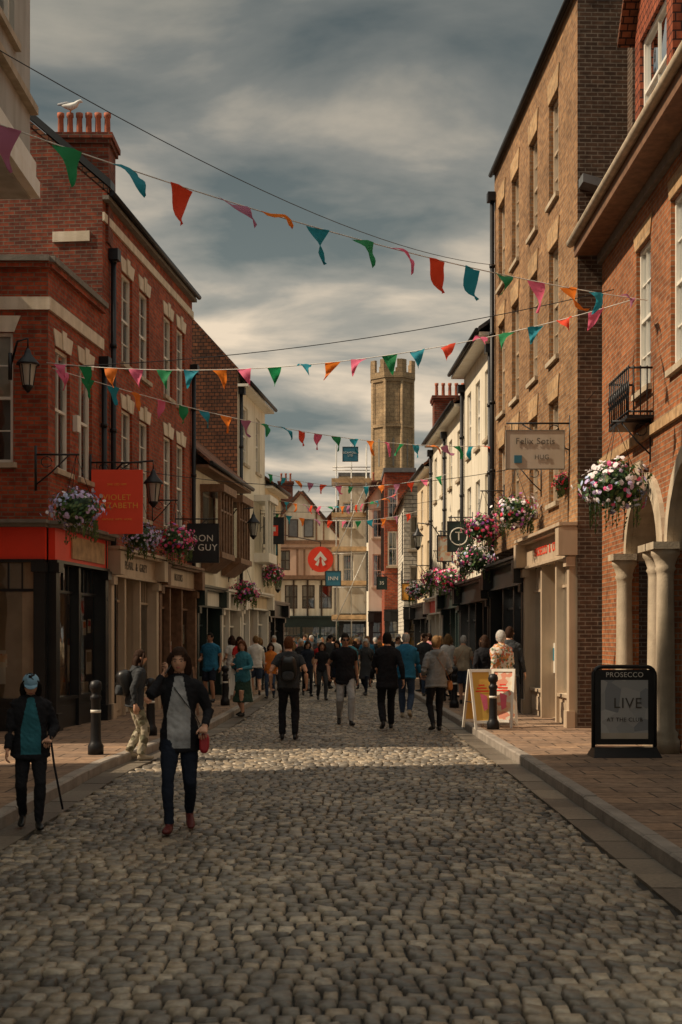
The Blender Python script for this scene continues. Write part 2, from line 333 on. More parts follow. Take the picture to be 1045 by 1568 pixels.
def chimney(g,x0,x1,y0,y1,z0,z1,pots,mat='brick_redside'):
    c=g['chimney']; c.bx(x0,x1,y0,y1,z0,z1,mat); c.bx(x0-.05,x1+.05,y0-.05,y1+.05,z1,z1+.09,mat); c.bx(x0-.09,x1+.09,y0-.09,y1+.09,z1+.09,z1+.2,mat)
    for i in range(pots):
        x=x0+(x1-x0)*(i+.5)/pots; r=.066
        c.lathe((x,(y0+y1)/2,z1+.2),[(r*1.15,0),(r,.06),(r*.85,.46),(r*1.1,.48),(r*1.1,.56),(r*.7,.56),(r*.7,.4)],'terracotta',10)
def shop(g,Fr,u0,u1,H,mat,bays,door=None,fas=.5,fmat=None,rise=.5,goods=True,capm=None,depth=1.7,z0=.12,seed=None):
    s=g['shopfront']; fm=fmat or mat; zt=H-.12; zf=zt-fas; cm=capm or mat
    s.fb(Fr,u0,u1,.002,.12,zf,zt,fm); s.fb(Fr,u0-.03,u1+.03,.002,.26,zt,zt+.06,cm); s.fb(Fr,u0-.06,u1+.06,.002,.33,zt+.06,H,cm)
    s.fb(Fr,u0,u1,.002,.16,zf-.05,zf,mat)
    n=bays; pw=.2; w=(u1-u0-pw)/n
    for i in range(n+1):
        u=u0+i*w; pwi=pw if i in(0,n) else .12; uu=u+(pw-pwi)/2; dd=.14 if i in (0,n) else .06
        s.fb(Fr,uu,uu+pwi,-.12,dd,z0,zf-.05,mat)
        if i in (0,n):
            s.fb(Fr,uu-.03,uu+pwi+.03,dd-.1,dd+.05,z0,z0+.3,mat); s.fb(Fr,uu-.03,uu+pwi+.03,dd-.1,dd+.06,zf-.22,zf-.052,mat)
            if not capm: s.fb(Fr,uu-.05,uu+pwi+.05,-.0,dd+.2,zf-.02,zt+.02,mat)
    for i in range(n):
        a=u0+i*w+pw-.04 if i==0 else u0+i*w+.16; b=u0+(i+1)*w+(.0 if i==n-1 else .04)
        isd=(door==i)
        q=-.10 if not isd else -.6
        zb=z0+(rise if not isd else .0)
        if not isd:
            s.fb(Fr,a,b,-.12,.0,z0,zb,mat); s.fb(Fr,a+.12,b-.12,.0,.02,z0+.12,zb-.1,mat); s.fb(Fr,a,b,-.12,.05,zb,zb+.06,mat)
        else:
            for uu in (a,b): s.face([Fr.p(uu,-.1,z0),Fr.p(uu,q,z0),Fr.p(uu,q,zf),Fr.p(uu,-.1,zf)],mat)
            s.fb(Fr,a,a+.09,q,q+.06,z0,zf-.5,mat); s.fb(Fr,b-.09,b,q,q+.06,z0,zf-.5,mat); s.fb(Fr,a+.09,b-.09,q,q+.06,z0,z0+.3,mat); s.fb(Fr,a+.09,b-.09,q,q+.06,zf-.62,zf-.5,mat)
            s.tube([Fr.p(b-.14,q+.1,1.0),Fr.p(b-.14,q+.1,1.4)],.015,'galv',6)
        s.face([Fr.p(a,q+.02,zb),Fr.p(b,q+.02,zb),Fr.p(b,q+.02,zf),Fr.p(a,q+.02,zf)],'glass')
        if not isd:
            zt2=zf-.55; s.fb(Fr,a,b,q-.0,q+.05,zt2,zt2+.05,mat)
            if b-a>1.5:
                um=(a+b)/2; s.fb(Fr,um-.025,um+.025,q,q+.05,zb+.06,zt2,mat)
            k=5
            for j in range(1,k): uj=a+(b-a)*j/k; s.fb(Fr,uj-.012,uj+.012,q,q+.045,zt2+.05,zf-.05,mat)
            if goods: # notices and cards taped inside the glass
                for _ in range(R.choice([1,2,3])):
                    pw_=R.uniform(.14,min(.42,(b-a)*.45)); ph_=pw_*R.uniform(1.1,1.5); pu=R.uniform(a+.06,b-pw_-.06); pz=R.uniform(zb+.15,zt2-ph_-.1)
                    g['window_display'].fb(Fr,pu,pu+pw_,-.118,-.112-_*.001,pz,pz+ph_,'paper'); g['window_display'].fb(Fr,pu+pw_*.1,pu+pw_*.9,-.111,-.109+_*.0007,pz+ph_*.5,pz+ph_*.9,R.choice(['poster_food','c_teal','c_orange','c_red','poster','c_beige']))
    it=g['shop_interior']
    it.face([Fr.p(u0,-depth,0),Fr.p(u1,-depth,0),Fr.p(u1,-depth,H),Fr.p(u0,-depth,H)],'interior')
    it.face([Fr.p(u0,-.13,z0+.01),Fr.p(u1,-.13,z0+.01),Fr.p(u1,-depth,z0+.01),Fr.p(u0,-depth,z0+.01)],'interior')
    it.face([Fr.p(u0,-.13,zf),Fr.p(u1,-.13,zf),Fr.p(u1,-depth,zf),Fr.p(u0,-depth,zf)],'curtain')
    for u in (u0+.01,u1-.01): it.face([Fr.p(u,-.13,0),Fr.p(u,-depth,0),Fr.p(u,-depth,H),Fr.p(u,-.13,H)],'interior')
    if goods:
        u=u0+.3; light=['c_white','paper','c_white','c_orange','c_red','c_beige','c_pink','c_yellow','c_teal','paper']
        while u<u1-.25:
            k=R.random(); c=R.choice(light)
            if k<.4:
                p=Fr.p(u,-.38,0); it.lathe(p,[(.13,z0),(.02,z0+.03),(.02,.9),(.22,.92),(.14,1.25),(.18,1.5),(.14,1.58),(.05,1.62),(.05,1.72)],c,12)
            elif k<.7:
                h=R.uniform(.7,1.2); it.fb(Fr,u-.2,u+.2,-.5,-.2,z0,h,'paint_white')
                for j in range(3): it.lathe(Fr.p(u-.13+j*.13,-.3,h),[(.04,0),(.06,.08),(.03,.14+.08*R.random())],R.choice(['c_red','c_teal','c_white','c_yellow']),8)
            else:
                zz=R.uniform(1.2,1.8); it.fb(Fr,u-.25,u+.25,-.2,-.18,zz-.3,zz+.3,'paper'); it.fb(Fr,u-.2,u+.2,-.179,-.17,zz-.05,zz+.2,c)
            u+=R.uniform(.35,.6)
        u=u0+.3
        while u<u1-.3:
            zz=zf-R.uniform(.45,.9); it.ball(Fr.p(u,-.45,zz),R.uniform(.08,.15),R.choice(['paper','curtain','c_yellow','c_white']),seg=10,rings=6); it.tube([Fr.p(u,-.45,zz),Fr.p(u,-.45,zf)],.006,'iron',4); u+=R.uniform(.5,.9)
        for z in (1.2,1.7,2.2): it.fb(Fr,u0+.1,u1-.1,-depth+.01,-depth+.3,z,z+.03,'plank')
        u=u0+.2
        while u<u1-.2:
            for z in (1.23,1.73):
                it.fb(Fr,u,u+R.uniform(.08,.16),-depth+.04,-depth+.22,z,z+R.uniform(.12,.32),R.choice(['c_white','c_orange','c_red','c_teal','paper','c_yellow']))
            u+=.25

# ------------------------------------------------------------------ ground / road
g=M(); g.face([(-600,-600,-.06),(600,-600,-.06),(600,900,-.06),(-600,900,-.06)],'ground_far'); single('ground',g,(0,0,-.06))
def lk(y): return -3.1 if y<17 else (-3.1+.65*(y-17)/8 if y<25 else -2.45+.02*(y-25))
def rk(y): return 2.48 if y<17 else 2.48-.017*(y-17)
rd=M()
rd.face([(-3.3,-6,-.03),(3,-6,-.03),(3,75,-.03),(-3.3,75,-.03)],'mortar')
y=3.0
while y<66:
    far=0 if y<36 else (.07 if y<50 else .12)
    rp=R.uniform(.115,.14)+far; x=lk(y)+.34+R.uniform(-.05,.05); xr=rk(y)-.34
    while x<xr:
        w=R.uniform(.08,.15)+far
        if x+w>xr+.05: w=xr-x
        if w<.05: break
        yo=.03*noise.noise(V((x*.35,y*.15,3))); g_=.006
        zt=R.gauss(0,.0038)+.014*noise.noise(V((x*.6,y*.6,0))); tx,ty=R.gauss(0,.003),R.gauss(0,.0035)
        x0,x1,y0,y1=x+g_,x+w-g_,y+yo+.010,y+yo+rp-.010
        j=lambda:R.uniform(-.004,.004)
        c=[(x0+j(),y0+j()),(x1+j(),y0+j()),(x1+j(),y1+j()),(x0+j(),y1+j())]; cx,cy=(x0+x1)/2,(y0+y1)/2
        b=len(rd.v)
        for (f_,z_) in ((1,-.03),(.97,-.012),(.78,0)):
            for (px,py),sg in zip(c,((-1,-1),(1,-1),(1,1),(-1,1))):
                rd.v.append(V((cx+(px-cx)*f_,cy+(py-cy)*f_,z_+(zt+tx*sg[0]+ty*sg[1] if z_>-.03 else 0))))
        uvv=(R.random(),R.random())
        for r_ in (0,4):
            for k in range(4): rd.idx((b+r_+k,b+r_+(k+1)%4,b+r_+4+(k+1)%4,b+r_+4+k),'setts',True,uvv)
        rd.idx((b+8,b+9,b+10,b+11),'setts',True,uvv)
        x+=w
    y+=rp
for sd in (0,1):
    y=3
    while y<64:
        L=R.uniform(.5,.95); z=R.uniform(-.004,.004)
        if sd==0: a0,a1=lk(y)+.01,lk(y+L)+.01; w=.3
        else: a0,a1=rk(y)-.31,rk(y+L)-.31; w=.3
        t=(R.random()*.6,0)
        q=[(a0,y+.008,-.03),(a0+w,y+.008,-.03),(a1+w,y+L-.008,-.03),(a1,y+L-.008,-.03)]
        tp=[(p[0],p[1],-.004+z) for p in q]
        rd.face(tp,'setts',t)
        for k in range(4): rd.face([q[k],q[(k+1)%4],tp[(k+1)%4],tp[k]],'setts',t)
        y+=L
single('cobbled_road',rd,(0,20,0))
def pavement(name,fn,xout,sgn):
    p=M(); ys=[-5,5,10,17,21,25,30,40,50,66]
    for a,b in zip(ys[:-1],ys[1:]):
        p.face([(fn(a)+sgn*.14,a,.118),(fn(b)+sgn*.14,b,.118),(xout,b,.118),(xout,a,.118)],'paving')
    y=2
    while y<60:
        L=R.uniform(.75,1.0); y2=y+L-.01
        xs=[fn(y),fn(y)+sgn*.14,fn(y2)+sgn*.14,fn(y2)]; yy=[y,y,y2,y2]; z=.12+R.uniform(-.004,.006); be=.018
        bot=[V((xs[i],yy[i],-.03)) for i in range(4)]; mid=[V((xs[i],yy[i],z-be)) for i in range(4)]
        top=[V((xs[0]+sgn*be,y+.006,z)),V((xs[1],y+.006,z)),V((xs[2],y2-.006,z)),V((xs[3]+sgn*be,y2-.006,z))]
        for A,B in ((bot,mid),(mid,top)):
            for k in range(4): p.face([A[k],A[(k+1)%4],B[(k+1)%4],B[k]],'kerb_stone')
        p.face(top,'kerb_stone'); y+=L
    single(name,p,(xout/2,20,0))
pavement('pavement',lk,-30,-1); pavement('pavement',rk,30,1)

# ------------------------------------------------------------------ LEFT BUILDINGS
LO=V((-5.05,22.5,0)); LD=V((.108,1,0)).normalized()
FL=F((-5.05,22.5),(-5.05+LD.x*30,22.5+LD.y*30),1)
g=Grp('brick_corner_shop',(-7,23.5,0))
FA=F((-13,22.5),(-5.05,22.5),1); LA=FA.L
fo=[(LA-1.75,LA-.6,4.75,7.0)]
wall(FA,g['walls'],0,LA,3.7,8.1,fo,'brick_red')
for o in fo: sash(FA,g,*o,lint='lintel',nx=2,nz=4)
so=[(.38,1.2,4.7,6.85),(1.72,2.55,4.7,6.85)]
wall(FL,g['walls'],0,3.2,3.7,8.1,so,'brick_red')
for o in so: sash(FL,g,*o,lint='lintel',nx=2,nz=2,curt=.1)
for Fr,L0,L1 in ((FA,0,LA+.04),(FL,-.04,3.2)):
    g['trim'].fb(Fr,L0,L1,.002,.05,7.38,7.6,'lintel'); g['trim'].fb(Fr,L0,L1,.002,.09,8.1,8.2,'brick_red'); g['trim'].fb(Fr,L0,L1,.001,.14,8.2,8.3,'stone_dark')
g['walls'].face([FL.p(3.2,0,3.7),FL.p(3.2,-5,3.7),FL.p(3.2,-5,8.1),FL.p(3.2,0,8.1)],'brick_red')
g['roof'].bx(-12.9,-5.2,22.55,25.5,8.0,8.05,'lead')
shop(g,FL,.02,3.2,3.75,'paint_black',2,fmat='paint_red',fas=.55,capm='stone_dark')
shop(g,FA,LA-7,LA-.02,3.75,'paint_black',5,fmat='paint_red',fas=.55,capm='stone_dark')
g['sign'].fb(FL,.9,2.9,.121,.15,3.15,3.55,'plank')
pipe(g,FL,3.1,.15,7.0); g['burglar_alarm'].fb(FL,.0+1.36,1.56,.003,.09,5.5,5.8,'paint_white'); g.done()
g=Grp('brick_townhouse',(-5,29,0))
cs=[5.03,6.44,8.65,9.96]; ops=[]
for c in cs: ops+=[(c-.42,c+.42,7.45,9.35),(c-.42,c+.42,4.35,6.5)]
wall(FL,g['walls'],3.24,11.25,3.55,10.6,ops,'brick_red')
for o in ops: sash(FL,g,*o,lint='lintel',nx=2,nz=4)
g['trim'].fb(FL,3.24,11.25,.002,.045,9.95,10.12,'lintel'); g['trim'].fb(FL,3.24,11.25,.002,.1,10.45,10.55,'brick_red')
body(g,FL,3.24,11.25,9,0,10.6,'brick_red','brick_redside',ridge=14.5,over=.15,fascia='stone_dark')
a=FL.p(3.12,.2,10.55); b=FL.p(3.12,-4.5,14.66)
g['trim'].hexa([a,FL.p(3.42,.2,10.55),FL.p(3.42,-4.5,14.66),b,a+V((0,0,.16)),FL.p(3.42,.2,10.71),FL.p(3.42,-4.5,14.82),b+V((0,0,.16))],'paint_black')
g['trim'].fb(FL,3.2,3.239,-1.0,-.25,9.55,9.75,'lintel')
chimney(g,-5.75,-4.62,25.95,26.75,9.6,11.55,6)
shop(g,FL,3.4,7.2,3.55,'paint_cream',3,door=1,fas=.42); shop(g,FL,7.3,11.2,3.5,'timber_brown',3,door=1,fmat='paint_cream',fas=.42)
text(g,'PEARL  &  GREY',.24,FL.p(5.3,.13,3.22),rz_of(FL),'ink'); text(g,'BOOKS',.24,FL.p(9.2,.13,3.17),rz_of(FL),'ink')
pipe(g,FL,3.75,.15,9.3); pipe(g,FL,11.1,.15,8.5); g.done()
b_=M(); c=V((-5.45,26.3,12.42)); b_.tube([c+V((-.2,0,.04)),c+V((-.1,0,.02)),c+V((0,0,0)),c+V((.1,0,.04)),c+V((.15,0,.1)),c+V((.2,0,.12)),c+V((.25,0,.1))],[.01,.05,.075,.06,.035,.035,.008],'bird_white',10)
b_.tube([c+V((-.26,0,.05)),c+V((-.08,0,.06)),c+V((.06,0,.05))],[(.01,.02),(.05,.05),(.02,.03)],'bird_grey',8)
for s_ in(-.03,.03): b_.tube([c+V((0,s_,-.05)),c+V((0,s_,-.12))],.007,'c_orange',5)
single('seagull',b_,c)
g=Grp('jettied_shop_house',(-4,36.5,0))
ops=[(12.3,13.9,4.0,5.6),(15.0,16.6,4.0,5.6)]
wall(FL,g['walls'],11.27,17.5,3.1,6.6,ops,'render_white',d=.0)
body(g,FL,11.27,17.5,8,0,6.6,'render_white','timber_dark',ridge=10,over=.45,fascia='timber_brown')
for a_,b2,c_,e_ in ops:
    w=g['windows']; w.fb(FL,a_-.1,b2+.1,.0,.6,3.85,4.0,'timber_brown'); w.fb(FL,a_-.1,b2+.1,.0,.65,5.6,5.8,'timber_brown')
    for k in range(5): u=a_+(b2-a_)*k/4; w.fb(FL,u-.04,u+.04,.47,.55,4.0,5.6,'timber_brown')
    w.fb(FL,a_,b2,.48,.54,5.1,5.15,'timber_brown')
    for u in (a_-.03,b2+.03):
        w.fb(FL,u-.03,u+.03,.0,.06,4,5.6,'timber_brown'); w.face([FL.p(u,.05,4),FL.p(u,.5,4),FL.p(u,.5,5.6),FL.p(u,.05,5.6)],'glass')
    w.face([FL.p(a_,.51,4),FL.p(b2,.51,4),FL.p(b2,.51,5.6),FL.p(a_,.51,5.6)],'glass')
    w.face([FL.p(a_,-.3,4),FL.p(b2,-.3,4),FL.p(b2,-.3,5.6),FL.p(a_,-.3,5.6)],'interior')
    w.hexa([FL.p(a_,.02,3.5),FL.p(b2,.02,3.5),FL.p(b2,.1,3.5),FL.p(a_,.1,3.5),FL.p(a_-.05,.02,3.85),FL.p(b2+.05,.02,3.85),FL.p(b2+.05,.55,3.85),FL.p(a_-.05,.55,3.85)],'timber_brown')
g['trim'].fb(FL,11.27,17.5,.002,.08,6.2,6.35,'timber_brown')
shop(g,FL,11.3,14.4,3.1,'paint_darkgreen',2,door=1,fas=.4,fmat='paint_white'); shop(g,FL,14.45,17.45,3.1,'paint_white',2,fas=.4); g.done()
g=Grp('tile_roofed_house',(-3.5,42.5,0))
ops=[(18.5,19.3,7.2,9.0),(20.8,21.6,7.2,9.0),(18.5,19.3,4.4,6.2)]
wall(FL,g['walls'],17.55,22.6,3.2,9.9,ops,'render_white')
for o in ops: sash(FL,g,*o,nx=2,nz=4)
body(g,FL,17.55,22.6,8,0,9.9,'render_white','tile_clay',ridge=14.3,over=.35)
w=g['windows']; w.fb(FL,20.4,22.1,.002,.5,4.2,4.5,'paint_white'); w.fb(FL,20.4,22.1,.002,.55,6.2,6.4,'paint_white')
for k in range(4): u=20.45+1.6*k/3; w.fb(FL,u-.04,u+.04,.38,.46,4.5,6.2,'paint_white')
w.face([FL.p(20.45,.42,4.5),FL.p(22.05,.42,4.5),FL.p(22.05,.42,6.2),FL.p(20.45,.42,6.2)],'glass'); w.face([FL.p(20.45,.42,4.5),FL.p(20.45,.0,4.5),FL.p(20.45,.0,6.2),FL.p(20.45,.42,6.2)],'glass')
shop(g,FL,17.6,22.55,3.2,'paint_white',3,door=1,fas=.4,fmat='render_cream'); pipe(g,FL,17.75,.15,9.2); g.done()
g=Grp('cream_shop_house',(-3,47,0))
ops=[(23.2,24,4.3,6.0),(24.8,25.5,4.3,6.0)]
wall(FL,g['walls'],22.65,26.2,3.0,7.2,ops,'render_cream'); [sash(FL,g,*o,nx=2,nz=2) for o in ops]
body(g,FL,22.65,26.2,7,0,7.2,'render_cream','render_white',ridge=9.8,over=.3); shop(g,FL,22.7,26.15,3.0,'paint_black',2,fas=.4); g.done()
g=Grp('grey_rendered_house',(-6,12,0)); JX,JY=-3.93,16.5
FG=F((JX,3),(JX,JY),1); JL=JY-3; BX=-7.6
ops=[(1.5,2.6,8.8,11),(5.5,6.6,8.8,11),(8.9,10.0,8.8,11),(11.7,12.7,8.9,11.1)]
wall(FG,g['walls'],0,JL,7.3,13,ops,'render_grey'); [sash(FG,g,*o,nx=2,nz=2) for o in ops]
g['trim'].fb(FG,0,JL+.03,.002,.12,7.3,7.5,'paint_white'); g['trim'].fb(FG,0,JL+.03,.002,.07,7.5,7.75,'paint_white'); g['trim'].fb(FG,0,JL+.03,.002,.1,8.35,8.45,'stone')
W=g['walls']; W.bx(BX,JX-.001,2.99,JY,7.28,7.3,'render_grey'); W.face([(JX,JY,7.3),(BX,JY,7.3),(BX,JY,13),(JX,JY,13)],'render_grey')
W.face([(BX,JY,7.3),(BX,3,7.3),(BX,3,13),(BX,JY,13)],'render_grey'); W.face([(BX,3,7.3),(JX,3,7.3),(JX,3,13),(BX,3,13)],'render_grey')
W.bx(BX+.1,-4.5,3.2,JY-.3,0,7.28,'render_grey'); W.bx(BX,JX+.08,2.9,JY+.05,13,13.2,'lead'); g.done()
g=Grp('rear_brick_house',(-12,9,0)); g['walls'].bx(-18,-9,-4,14.0,0,9,'brick_red'); g['roof'].bx(-18.1,-8.9,-4.1,14.1,9.002,9.2,'slate'); g.done()
g=Grp('unseen_shade_house',(-11,19,0)); g['walls'].bx(-16,-7.2,19.5,22.2,0,9,'brick_red'); g['roof'].bx(-16.1,-7.1,19.4,22.3,9.002,9.2,'slate'); g.done()  # unseen house, added to block the sun past the lit road band

# ------------------------------------------------------------------ RIGHT BUILDINGS
FR=F((4.22,23.3),(4.22-.04*30,53.3),-1)
g=Grp('arched_brick_house',(8,17,0))
FN=F((4.65,8),(4.65,23.25),-1)
def un(y): return y-8
arch=[(un(18.85),un(20.95)),(un(15.9),un(18.3)),(un(13),un(15.4))]; spr=2.96
ops=[(un(19.6),un(20.55),5.55,7.8),(un(17.4),un(18.4),5.5,7.9),(un(14.6),un(15.6),5.5,7.9),(un(11.6),un(12.6),5.5,7.9)]
ao=[(a,b,0,spr+(b-a)/2) for a,b in arch]
wall(FN,g['walls'],0,15.25,0,8.75,ops+ao,'brick_orange',revmat='brick_orange')
for o in ops: sash(FN,g,*o,nx=3,nz=4,lint='brick_pale',curt=.2)
for a,b in arch:
    r=(b-a)/2; c=(a+b)/2; N=16; zt=spr+r
    for k in range(N):
        t0=math.pi*k/N; t1=math.pi*(k+1)/N; u0_,z0_=c-r*math.cos(t0),spr+r*math.sin(t0); u1_,z1_=c-r*math.cos(t1),spr+r*math.sin(t1)
        g['walls'].face([FN.p(u0_,-.003,z0_),FN.p(u1_,-.003,z1_),FN.p(u1_,-.003,zt),FN.p(u0_,-.003,zt)],'brick_orange')
        g['walls'].face([FN.p(u0_,0,z0_),FN.p(u1_,0,z1_),FN.p(u1_,-.5,z1_),FN.p(u0_,-.5,z0_)],'stone')
        ro=r+.24
        def q(t,rr,d): return FN.p(c-rr*math.cos(t),d,spr+rr*math.sin(t))
        g['trim'].hexa([q(t0,r-.01,.0),q(t1,r-.01,.0),q(t1,r-.01,.09),q(t0,r-.01,.09),q(t0,ro,.0),q(t1,ro,.0),q(t1,ro,.07),q(t0,ro,.07)],'stone')
    g['doors'].fb(FN,a,b,-.56,-.5,.12,zt,'timber_dark')
    for k in range(1,4):
        u=a+(b-a)*k/4; g['doors'].fb(FN,u-.04,u+.04,-.5,-.46,.12,zt-.2,'timber_brown')
    g['doors'].fb(FN,a,b,-.5,-.45,2.6,2.72,'timber_brown')
    g['walls'].fb(FN,c-.2,c+.2,.09,.13,zt-.02,zt+.4,'stone')
    for u in (a-.02,b+.02):
        p=FN.p(u,.1,0)
        g['columns'].lathe(p,[(.2,.12),(.2,.3),(.17,.34),(.18,.4),(.14,.45),(.135,1.2),(.12,2.6),(.125,2.66),(.15,2.7),(.13,2.74),(.17,2.86),(.2,2.9),(.2,2.97)],'stone',16)
        g['columns'].fb(FN,u-.22,u+.22,-.05,.32,2.97,3.07,'stone')
g['trim'].fb(FN,0,15.25,.002,.06,4.75,4.9,'brick_pale')
sl=math.tan(math.radians(48)); H=8.8
g['roof'].hexa([FN.p(-.1,.48,H-.15),FN.p(15.3,.48,H-.15),FN.p(15.3,-4.5,H-.15+4.98*sl),FN.p(-.1,-4.5,H-.15+4.98*sl),FN.p(-.1,.48,H-.0),FN.p(15.3,.48,H),FN.p(15.3,-4.5,H+4.98*sl),FN.p(-.1,-4.5,H+4.98*sl)],'tile_clay')
g['trim'].fb(FN,0,15.25,.0,.46,H-.26,H-.17,'timber_brown'); g['trim'].fb(FN,0,15.25,.462,.5,H-.3,H-.04,'timber_brown'); g['trim'].fb(FN,0,15.25,.002,.09,H-.42,H-.262,'stone_dark')
g['gutter'].tube([FN.p(-.1,.56,H-.04),FN.p(15.3,.56,H-.04)],.075,'stone',8)
for a,b in ((un(18.9),un(21.3)),(un(14.6),un(17.0)),(un(10.4),un(12.8))):
    op=[(a+.35,b-.35,9.6,11.3)]; wall(FN,g['dormer'],a,b,8.9,11.6,op,'tile_hung',d=-.15); sash(FN,g,*op[0],d=-.15,nx=2,nz=2,sill='paint_white')
    for u in (a,b): g['dormer'].face([FN.p(u,-.15,8.9),FN.p(u,-3,8.9),FN.p(u,-3,11.6),FN.p(u,-.15,11.6)],'tile_hung')
    m_=(a+b)/2; g['dormer'].face([FN.p(a,-.15,11.6),FN.p(b,-.15,11.6),FN.p(m_,-.15,13)],'tile_hung')
    for ua,ub in ((a-.2,m_),(b+.2,m_)):
        za=11.45; g['dormer'].hexa([FN.p(ua,.1,za),FN.p(ub,.1,13.05),FN.p(ub,-3.6,13.05),FN.p(ua,-3.6,za),FN.p(ua,.1,za+.12),FN.p(ub,.1,13.17),FN.p(ub,-3.6,13.17),FN.p(ua,-3.6,za+.12)],'tile_clay')
    g['dormer'].hexa([FN.p(a-.2,.1,11.3),FN.p(m_,.1,12.9),FN.p(m_,.15,12.9),FN.p(a-.2,.15,11.3),FN.p(a-.2,.1,11.5),FN.p(m_,.1,13.1),FN.p(m_,.15,13.1),FN.p(a-.2,.15,11.5)],'paint_white')
bl=g['balcony']; ua,ub=un(19.4),un(20.75)
bl.fb(FN,ua,ub,.0,.4,5.0,5.05,'iron')
for z in (5.1,5.75):
    bl.tube([FN.p(ua,.02,z),FN.p(ua,.38,z),FN.p(ub,.38,z),FN.p(ub,.02,z)],.018,'iron',6)
u=ua
while u<=ub+.01:
    bl.tube([FN.p(u,.38,5.05),FN.p(u,.38,5.78)],.011,'iron',5)
    pts=[FN.p(u+.06*math.cos(t*.6),.385,5.43+.13*math.sin(t*.6)) for t in range(11)]; bl.tube(pts,.008,'iron',4); u+=.135
for d in (.1,.2,.3):
    for u in (ua,ub): bl.tube([FN.p(u,d,5.05),FN.p(u,d,5.78)],.011,'iron',5)
g['walls'].face([FN.p(0,-10,0),FN.p(0,0,0),FN.p(0,0,8.75),FN.p(0,-10,8.75)],'brick_orange'); g.done()
g=Grp('tall_brick_townhouse',(8,28,0))
cols=[2.1,4.2,6.4,8.3]; ops=[]
for c in cols: ops+=[(c-.45,c+.45,10.25,12.25),(c-.45,c+.45,7.15,9.35),(c-.45,c+.45,4.35,6.35)]
wall(FR,g['walls'],0,9.4,3.8,13.3,ops,'brick_yellow',rev=.16)
for o in ops: sash(FR,g,*o,nx=3,nz=4,lint='brick_pale',lh=.42,fm='paint_cream',rev=.16)
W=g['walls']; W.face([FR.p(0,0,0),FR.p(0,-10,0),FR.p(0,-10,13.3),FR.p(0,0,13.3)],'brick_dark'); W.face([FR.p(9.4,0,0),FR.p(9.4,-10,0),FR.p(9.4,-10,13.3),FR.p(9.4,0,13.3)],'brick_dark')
W.fb(FR,-.35,-.003,-6,-.9,9.8,15.5,'brick_dark'); g['trim'].hexa([FR.p(-.36,-.75,9.55),FR.p(-.003,-.75,9.55),FR.p(-.003,-.02,9.75),FR.p(-.36,-.02,9.75),FR.p(-.36,-.75,9.7),FR.p(-.003,-.75,9.7),FR.p(-.003,-.02,9.9),FR.p(-.36,-.02,9.9)],'lead')
g['trim'].fb(FR,-.04,9.4,-.3,.05,13.302,13.4,'stone_dark'); g['gutter'].tube([FR.p(0,.1,13.3),FR.p(9.4,.1,13.3)],.06,'iron',8)
g['roof'].fb(FR,0,9.4,-10,-.31,13.1,13.2,'lead')
shop(g,FR,.05,4.6,3.8,'paint_cream',3,door=1,fas=.45); shop(g,FR,4.7,9.35,3.5,'paint_black',3,door=2,fas=.45)
text(g,'PROSECCO  &  CO',.24,FR.p(2.3,.13,3.45),rz_of(FR),'paint_red')
pipe(g,FR,9.28,.15,12.6); g.done()
g=Grp('white_rendered_house',(6,35.5,0))
ops=[]
for c in (10.6,12.3,14.0): ops+=[(c-.4,c+.4,6.9,8.7),(c-.4,c+.4,4.2,6.0)]
wall(FR,g['walls'],9.45,15.1,3.3,9.7,ops,'render_white')
for o in ops: sash(FR,g,*o,nx=2,nz=4)
body(g,FR,9.45,15.1,8,0,9.7,'render_white','render_white',ridge=12.5,over=.4,rm='slate'); shop(g,FR,9.5,15.05,3.3,'paint_black',4,door=1,fas=.45); pipe(g,FR,9.65,.15,8.9); pipe(g,FR,15.0,.15,8.9); g.done()
g=Grp('white_rendered_house',(5.5,42.5,0))
ops=[]
for c in (16.2,18.3,20.4,22.5): ops+=[(c-.4,c+.4,6.5,8.0),(c-.4,c+.4,4.0,5.6)]
wall(FR,g['walls'],15.15,23.6,3.2,8.8,ops,'render_white')
for o in ops: sash(FR,g,*o,nx=2,nz=4)
body(g,FR,15.15,23.6,8,0,8.8,'render_white','render_white',ridge=11,over=.3,rm='tile_clay'); shop(g,FR,15.2,19.3,3.2,'paint_darkgreen',3,door=1,fas=.4); shop(g,FR,19.4,23.55,3.1,'paint_white',3,door=2,fas=.4,fmat='paint_red'); pipe(g,FR,19.3,.15,8.2); pipe(g,FR,23.4,.15,8.2); g.done()
g=Grp('cream_gabled_house',(5,50,0))
ops=[(24.5,25.3,6,7.4),(26.8,27.6,6,7.4),(24.5,25.3,3.9,5.3),(26.8,27.6,3.9,5.3)]
wall(FR,g['walls'],23.65,29,3.0,8.1,ops,'render_cream'); [sash(FR,g,*o,nx=2,nz=2) for o in ops]
body(g,FR,23.65,29,7,0,8.1,'render_cream','render_cream',ridge=10.5,over=.3); shop(g,FR,23.7,28.95,3.0,'paint_black',3,door=1,fas=.4)
chimney(g,3.5,5.0,49,50,8.5,10.6,6); g.done()
